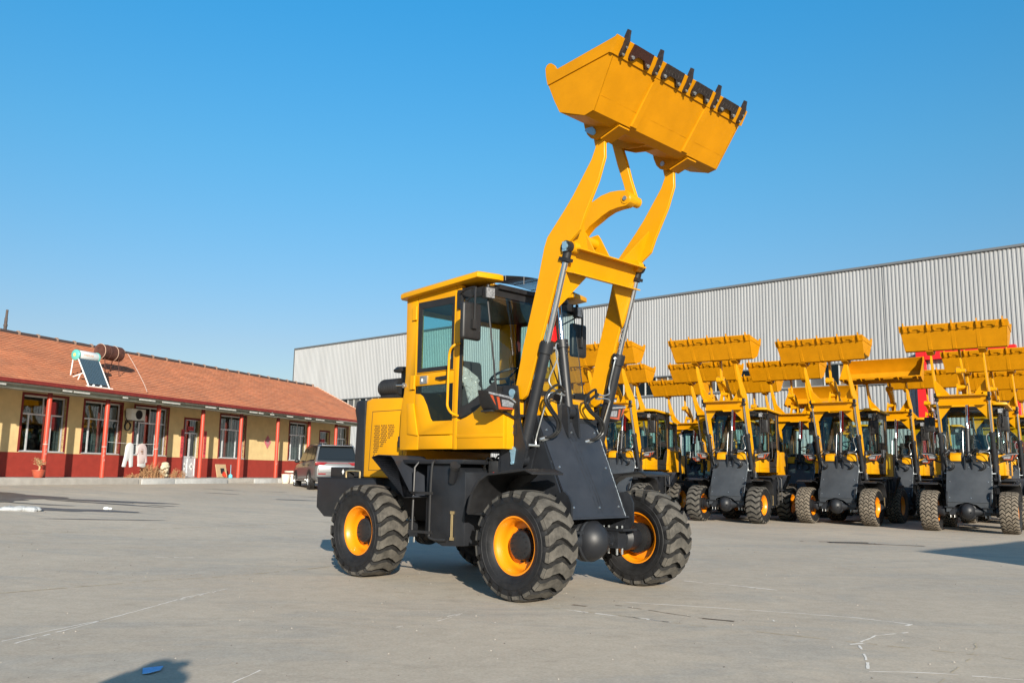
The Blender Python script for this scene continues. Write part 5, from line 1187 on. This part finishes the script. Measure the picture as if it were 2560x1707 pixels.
x = 6.62; rr = random.Random(1); gm = [M['glass_k'], mat('amber_sheet', (.16, .10, .05), .35, noise=.3, nscale=1), mat('grey_sheet', (.10, .10, .10), .4, noise=.3, nscale=1)]
fr = MB(); fr.bb(6.6, XL, -.07, .0, ZS0 + .06, ZS0 + .09)
while x < XL - .1: fr.bb(x - .03, x + .03, -.08, .02, ZS0 + .06, ZS1 - .05); x += .82
wo_ = fr.build('window_band', mat('pale_frame', (.45, .45, .43), .5, .2), WR)
x = 6.62; md = {}
while x < XL - .1:
    x1 = min(x + .82, XL); k = rr.choice([0, 0, 1, 2]); w_ = x1 - x - .06
    if (k, round(w_, 2)) not in md:
        p_ = MB(); p_.bb(0, w_, -.06, -.04, ZS0 + .09, ZS1 - .05); o_ = p_.build('pane', gm[k], wo_, smooth=0); md[(k, round(w_, 2))] = o_.data
    else: o_ = bpy.data.objects.new('pane', md[(k, round(w_, 2))]); COL.objects.link(o_); o_.parent = wo_
    o_.location = (x + .03, 0, 0); x = x1
m = MB(); m.bb(6.6, XL, -.30, -.28, ZS0, ZS1); m.build('dark_interior', ROOM, WR)
rs = empty('red_gate_frame', (24.339, 40, 0), WA, 'bright red square portal frame fixed on the warehouse wall', 'gate frame')
m = MB(); m.bb(4.64, 5.03, .06, .42, -.2, 7.56); m.build('post', M['red'], rs); m = MB(); m.bb(1.0, 4.62, .08, .40, 7.13, 7.54); m.build('beam', M['red'], rs); m = MB(); m.bb(.6, .99, .06, .42, -.2, 7.56); m.build('post', M['red'], rs)

# ------------------------------------------------------------------ silver car
car = empty('silver_suv', (0, 0, 0), 0, 'dusty silver grey SUV with red light bar parked before the low building', 'car')
SV = mat('silver_paint', (.12, .12, .122), .35, .3, noise=.08, nscale=5, coat=.5); SVR = mat('silver_paint_light', (.30, .31, .32), .3, .5, coat=.7)  # tailgate silver is lighter than the body silver
# length along x (front +), sections: x, half width low, half width belt, z belt
secs = [(-2.50, .86, .80, 1.12), (-2.42, .93, .92, 1.16), (-1.9, .97, .955, 1.18), (-1.0, .98, .965, 1.18), (0, .98, .965, 1.16), (.9, .98, .95, 1.14), (1.6, .97, .93, 1.10), (2.2, .94, .86, 1.04), (2.45, .85, .70, .96), (2.5, .74, .6, .85)]
def ring_(x, wl, wb, zb): return [(x, -wl * .92, .32), (x, -wl, .45), (x, -wl, .80), (x, -wb, zb - .08), (x, -wb * .96, zb), (x, wb * .96, zb), (x, wb, zb - .08), (x, wl, .80), (x, wl, .45), (x, wl * .92, .32)]
m = MB(); vs = [p for s in secs for p in ring_(*s)]; n = 10
m.add(vs, [tuple(range(9, -1, -1)), tuple(range(len(vs) - 10, len(vs)))] + [(i * n + j, i * n + (j + 1) % n, (i + 1) * n + (j + 1) % n, (i + 1) * n + j) for i in range(len(secs) - 1) for j in range(n)])
body = m.build('body', SV, car, bevel=.02, smooth=50)
gh = [(-2.42, .84, 1.16), (-2.20, .80, 1.62), (-2.05, .76, 1.80), (-1.0, .74, 1.86), (0, .73, 1.85), (.45, .72, 1.78), (1.25, .82, 1.12)]
m = MB(); vs = []
for x, hw_, z in gh: vs += [(x, -hw_, z), (x, hw_, z)]
base = [(-2.40, -.90, 1.15), (-2.40, .90, 1.15), (1.30, -.88, 1.12), (1.30, .88, 1.12)]
def ghw(x, z): return .92 - (z - 1.15) * .22
roofp = [(-2.42, 1.15), (-2.22, 1.60), (-2.12, 1.78), (-1.9, 1.84), (-1.0, 1.87), (0, 1.85), (.40, 1.78), (1.25, 1.12)]
vs = [(x, s * ghw(x, z), z) for s in (-1, 1) for x, z in roofp]; n = len(roofp)
m.add(vs, [tuple(range(n)), tuple(range(2 * n - 1, n - 1, -1))] + [(i, (i + 1) % n, n + (i + 1) % n, n + i) for i in range(n)])
m.build('cabin', mat('car_glass', (.012, .016, .02), .12), car, bevel=.05, seg=3, smooth=50)
rpf = [(-2.26, 1.79), (-2.10, 1.835), (-1.9, 1.865), (-1.0, 1.895), (0, 1.872), (.38, 1.80), (0, 1.84), (-1.0, 1.86), (-1.9, 1.83), (-2.10, 1.79)]
m = MB(); m.prism(rpf, -.76, .76); m.build('roof', SV, car, bevel=.012)
for s in (-1, 1):
    m = MB(); m.tube(smooth_path([(-2.0, s * .70, 1.88), (-1.8, s * .70, 1.915), (-.2, s * .70, 1.915), (0.1, s * .70, 1.87)], 4), .015, 6); m.build('roof_rail', M['black'], car)
    m = MB(); m.prism([(-2.44, 1.13), (-2.24, 1.60), (-2.20, 1.78), (-2.10, 1.78), (-2.10, 1.60), (-2.18, 1.13)], s * .84, s * .90, lofn=lambda x, z, s=s: s * (ghw(x, z) - .06), hifn=lambda x, z, s=s: s * (ghw(x, z) + .008)); m.build('rear_pillar', SV, car)
DG = bpy.data.materials['car_glass']
def side_glass(s, pts, nm='side_window'):
    m = MB(); m.add([(x, s * (ghw(x, z) + .012), z) for x, z in pts], [tuple(range(len(pts)))]); return m.build(nm, DG, car, smooth=0)
for s in (-1, 1):
    side_glass(s, [(-2.05, 1.24), (-1.45, 1.23), (-1.45, 1.74), (-1.85, 1.73), (-2.0, 1.60)]); side_glass(s, [(-1.38, 1.23), (-.40, 1.21), (-.40, 1.76), (-1.38, 1.75)]); side_glass(s, [(-.33, 1.21), (.95, 1.19), (.30, 1.72), (-.33, 1.76)])
    m = MB(); m.sphere((.75, s * 1.07, 1.22), (.07, .12, .09), 14, 10); m.build('wing_mirror', M['black'], car)
    for x in (-.25, -1.25):
        m = MB(); m.tube([(x - .1, s * .985, 1.02), (x - .05, s * 1.01, 1.02), (x + .08, s * 1.01, 1.02), (x + .12, s * .985, 1.02)], .014, 6); m.build('door_handle', M['black'], car)
    m = MB(); m.bb(-1.0, 1.0, s * .90, s * 1.06, .36, .40); m.build('running_board', M['steel'], car, bevel=.01)
m = MB(); m.add([(-2.365, -.76, 1.25), (-2.365, .76, 1.25), (-2.17, .66, 1.72), (-2.17, -.66, 1.72)], [(0, 1, 2, 3)]); m.v = [(x - .03, y, z) for x, y, z in m.v]; m.build('rear_window', DG, car, smooth=0)
m = MB(); m.bb(-2.30, -2.06, -.66, .66, 1.80, 1.835); m.build('spoiler', SV, car, bevel=.01)
m = MB(); m.bb(-2.52, -2.40, -.90, .90, 1.06, 1.085); m.prism([(-.95, .98), (-.95, 1.12), (-.45, 1.10), (-.62, .98)], -2.55, -2.38, ax='x'); m.prism([(.95, .98), (.95, 1.12), (.45, 1.10), (.62, .98)], -2.55, -2.38, ax='x'); m.build('tail_light', M['redlens'], car, bevel=.006)
for s in (-1, 1):
    m = MB(); m.bb(-2.525, -2.49, s * .50, s * .82, .60, .65); m.build('reflector', M['redlens'], car)
m = MB(); m.bb(-2.515, -2.48, -.80, .80, .70, .98); m.build('tailgate', SVR, car, bevel=.015)
m = MB(); m.bb(-2.53, -2.50, -.85, .85, .40, .56); m.build('bumper', M['black'], car, bevel=.01)
o = text_part('L E X U S', .075, M['chrome'], car, (-2.49, 0, 1.02), (R(90), 0, R(-90)), 'badge', .004)
for x in (-1.43, 1.43):
    for s in (-1, 1):
        wv_ = empty('wheel', (x, s * .88, .38)); wv_.parent = car
        m = MB(); m.lathe([(.24, -.12), (.35, -.125), (.38, -.09), (.38, .09), (.35, .125), (.24, .12)], n=36); m.build('tyre', M['rubber'], wv_)
        m = MB(); m.lathe([(.25, .10), (.24, .04), (.0, .02)], ax=(0, s, 0), n=36, m=1)
        for k in range(10):
            a = k * math.pi / 5; m.box((.125 * math.cos(a), s * .075, .125 * math.sin(a)), (.23, .02, .035), Matrix.Rotation(-a, 3, 'Y'))
        m.lathe([(.25, .11), (.235, .115), (.23, .09)], ax=(0, s, 0), n=36); m.build('rim', [M['steel'], M['black']], wv_)
        m = MB(); m.lathe([(.39, .10), (.46, .105), (.46, .112), (.39, .112)], o=(x, s * .875, .38), ax=(0, s, 0), n=36); m.build('wheel_arch', M['black'], car)
CARP = (-7.35, 34.6); chd = Vector((-.42, .907)); car.location = (CARP[0], CARP[1], gz(*CARP)); car.rotation_euler = (0, R(1.0), math.atan2(chd.y, chd.x)); car.scale = (.88, .88, .88)
# red and white post behind the car
m = MB(); m.lathe([(0, 0), (.11, 0), (.11, .8)], ax=(0, 0, 1), n=16); m.lathe([(.11, .8), (.11, 1.36), (.09, 1.42), (0, 1.43)], ax=(0, 0, 1), n=16, m=1); q = (-6.3, 35.5); tag(m.build('guard_post', [M['white'], mat('post_orange', (.62, .15, .06), .5)], loc=(q[0], q[1], gz(*q))), 'orange and white guard post right of the silver car', 'post')

# ------------------------------------------------------------------ storage shed and person outside the frame, whose shadows fall into it
sh = empty('storage_shed', (9.05, 3.8, 0), math.atan2(.68, .73), 'plain grey steel storage shed standing right of the camera', 'shed')
m = MB(); m.bb(0, 6.0, -3.2, 0, 0, 3.42); m.build('wall', M['steel'], sh); m = MB(); m.bb(-.02, 6.02, -3.22, .02, 3.42, 3.5); m.build('roof', M['dark'], sh); m = MB(); m.bb(-.04, 0, -2.0, -1.1, .02, 2.1); m.build('door', M['grey'], sh)
def person(loc, rz):
    root = empty('person', loc, rz, 'person in dark clothes and a sun hat standing left of the camera, hands raised', 'person')
    J = {'pel': (0, 0, .92, .15), 'sp': (0, 0, 1.12, .145), 'ch': (0, .02, 1.32, .165), 'nk': (0, .03, 1.46, .06), 'hd': (0, .05, 1.57, .095), 'ht': (0, .05, 1.66, .085),
         'hl': (-.10, 0, .88, .10), 'kl': (-.12, .03, .48, .062), 'al': (-.12, 0, .08, .045), 'tl': (-.13, .16, .04, .04), 'hr': (.10, 0, .88, .10), 'kr': (.12, .03, .48, .062), 'ar': (.12, 0, .08, .045), 'tr': (.13, .16, .04, .04),
         'sl': (-.19, .02, 1.38, .065), 'el': (-.24, .12, 1.14, .048), 'wl': (-.12, .34, 1.26, .03), 'sr': (.19, .02, 1.38, .065), 'er': (.25, .12, 1.14, .048), 'wr': (.12, .34, 1.26, .03), 'pl': (-.08, .40, 1.29, .035), 'pr': (.08, .40, 1.29, .035)}
    E = [('pel', 'sp'), ('sp', 'ch'), ('ch', 'nk'), ('nk', 'hd'), ('hd', 'ht'), ('pel', 'hl'), ('hl', 'kl'), ('kl', 'al'), ('al', 'tl'), ('pel', 'hr'), ('hr', 'kr'), ('kr', 'ar'), ('ar', 'tr'), ('ch', 'sl'), ('sl', 'el'), ('el', 'wl'), ('ch', 'sr'), ('sr', 'er'), ('er', 'wr'), ('wl', 'pl'), ('wr', 'pr')]
    # five fingers on each hand
    for h, sx in (('pl', 1), ('pr', -1)):
        bx_, by_, bz_, _ = J[h]
        for k in range(4):
            a = f'{h}{k}a'; b_ = f'{h}{k}b'; z = bz_ + .026 - k * .018; ln = (.030, .034, .031, .024)[k]
            J[a] = (bx_ + sx * .02, by_ + ln, z, .010); J[b_] = (bx_ + sx * .045, by_ + ln + .012, z, .008); E += [(h, a), (a, b_)]
        J[h + 't'] = (bx_ + sx * .035, by_ - .005, bz_ + .035, .010); E.append((h, h + 't'))
    K = list(J); me = bpy.data.meshes.new('body'); me.from_pydata([J[k][:3] for k in K], [(K.index(a), K.index(b)) for a, b in E], [])
    o = bpy.data.objects.new('body', me); COL.objects.link(o); o.parent = root
    sk = o.modifiers.new('skin', 'SKIN'); 
    for i, k in enumerate(K): me.skin_vertices[0].data[i].radius = (J[k][3], J[k][3])
    me.skin_vertices[0].data[0].use_root = True
    o.modifiers.new('sub', 'SUBSURF').levels = 2; me.materials.append(mat('dark_clothes', (.03, .035, .05), .85))
    m = MB(); m.sphere((0, .05, 1.64), (.12, .13, .12), 20, 12); m.lathe([(.09, .05), (.16, .03), (.235, -.03), (.25, -.07), (.235, -.045), (.16, .02)], o=(-.02, .05, 1.62), ax=(-.12, 0, 1), n=30); m.sphere((.13, .05, 1.73), (.055, .03, .03), 10, 8); m.build('sun_hat', M['seat'], root)
    m = MB(); m.sphere((0, .135, 1.58), (.055, .03, .07), 14, 10); m.cyl((0, .15, 1.575), (0, .185, 1.565), .012, .009, n=8); m.build('face', mat('skin', (.45, .27, .19), .6), root)
    m = MB(); m.bb(-.06, .06, .40, .44, 1.26, 1.34); m.cyl((0, .44, 1.30), (0, .50, 1.30), .032, n=16); m.build('camera_body', M['black'], root, bevel=.006)
    return root
person((-1.12, -.02, 0), R(-8))
# ------------------------------------------------------------------ rows of finished loaders in the background
P_up = {'chevron': None, 'block': None}
def place(proto, x, y, az, label, group='yellow wheel loaders parked in rows before the warehouse', used=set()):
    if proto.name in used: r = copy_tree(proto)
    else: used.add(proto.name); r = proto
    h = Vector((-math.sin(R(az)), -math.cos(R(az)))); r.location = (x, y, gz(x, y)); r.rotation_euler.z = math.atan2(h.y, h.x)
    r['label'] = label; r['group'] = group; r['category'] = 'wheel loader'; return r
pu = make_loader(True, 0, 0, 'chevron'); pb = make_loader(True, 0, 0, 'block')
pd = make_loader(True, R(2), R(-52), 'block'); pl_ = make_loader(True, R(-20), R(-32), 'block')
place(pu, 3.31, 27.19, 36, 'yellow loader directly right of the front loader, half hidden by its right front wheel')
place(pu, 6.34, 25.44, 36, 'front row yellow loader nearest the big loader, its whole slate cover plate visible')
place(pb, 9.44, 25.15, 39, 'front row yellow loader with blocky tyres, middle one of the three nearest')
place(pb, 11.77, 22.44, 35, 'front row yellow loader nearest the right edge with the highest raised bucket')
place(pb, 9.88, 30.03, 36, 'second row yellow loader between the front row ones, bucket half behind theirs')
place(pb, 15.01, 26.79, 36, 'yellow loader cut by the right edge of the picture')
place(pd, 12.6, 28.6, 37, 'yellow loader with its raised bucket tipped forward showing the smooth inside')
place(pl_, 12.4, 32.8, 37, 'yellow loader behind with lowered arms and a tipped open bucket')
place(pu, 15.54, 32.08, 37, 'rear row yellow loader with its bucket in front of the red portal frame')
place(pu, 18.17, 32.12, 37, 'rear row yellow loader near the right edge, bucket under a higher bucket')
place(pu, 20.96, 36.44, 37, 'farthest yellow loader at the right edge, its bucket lowest of the stack')
place(pu, 7.33, 30.92, 37, 'second row yellow loader with its bucket directly under the left high bucket')
place(pu, 7.51, 36.48, 37, 'rear row yellow loader with a low small bucket left of the front row')
place(pu, 9.95, 34.85, 37, 'rear row yellow loader seen through the arms of the second front row one')
place(pu, 4.49, 32.26, 37, 'second row yellow loader right behind the right arm of the big loader')
place(pu, 2.59, 33.71, 37, 'rear yellow loader seen between the lifting arms of the big loader')
place(pu, 3.29, 37.79, 37, 'farthest small yellow loader seen between the arms of the big loader')
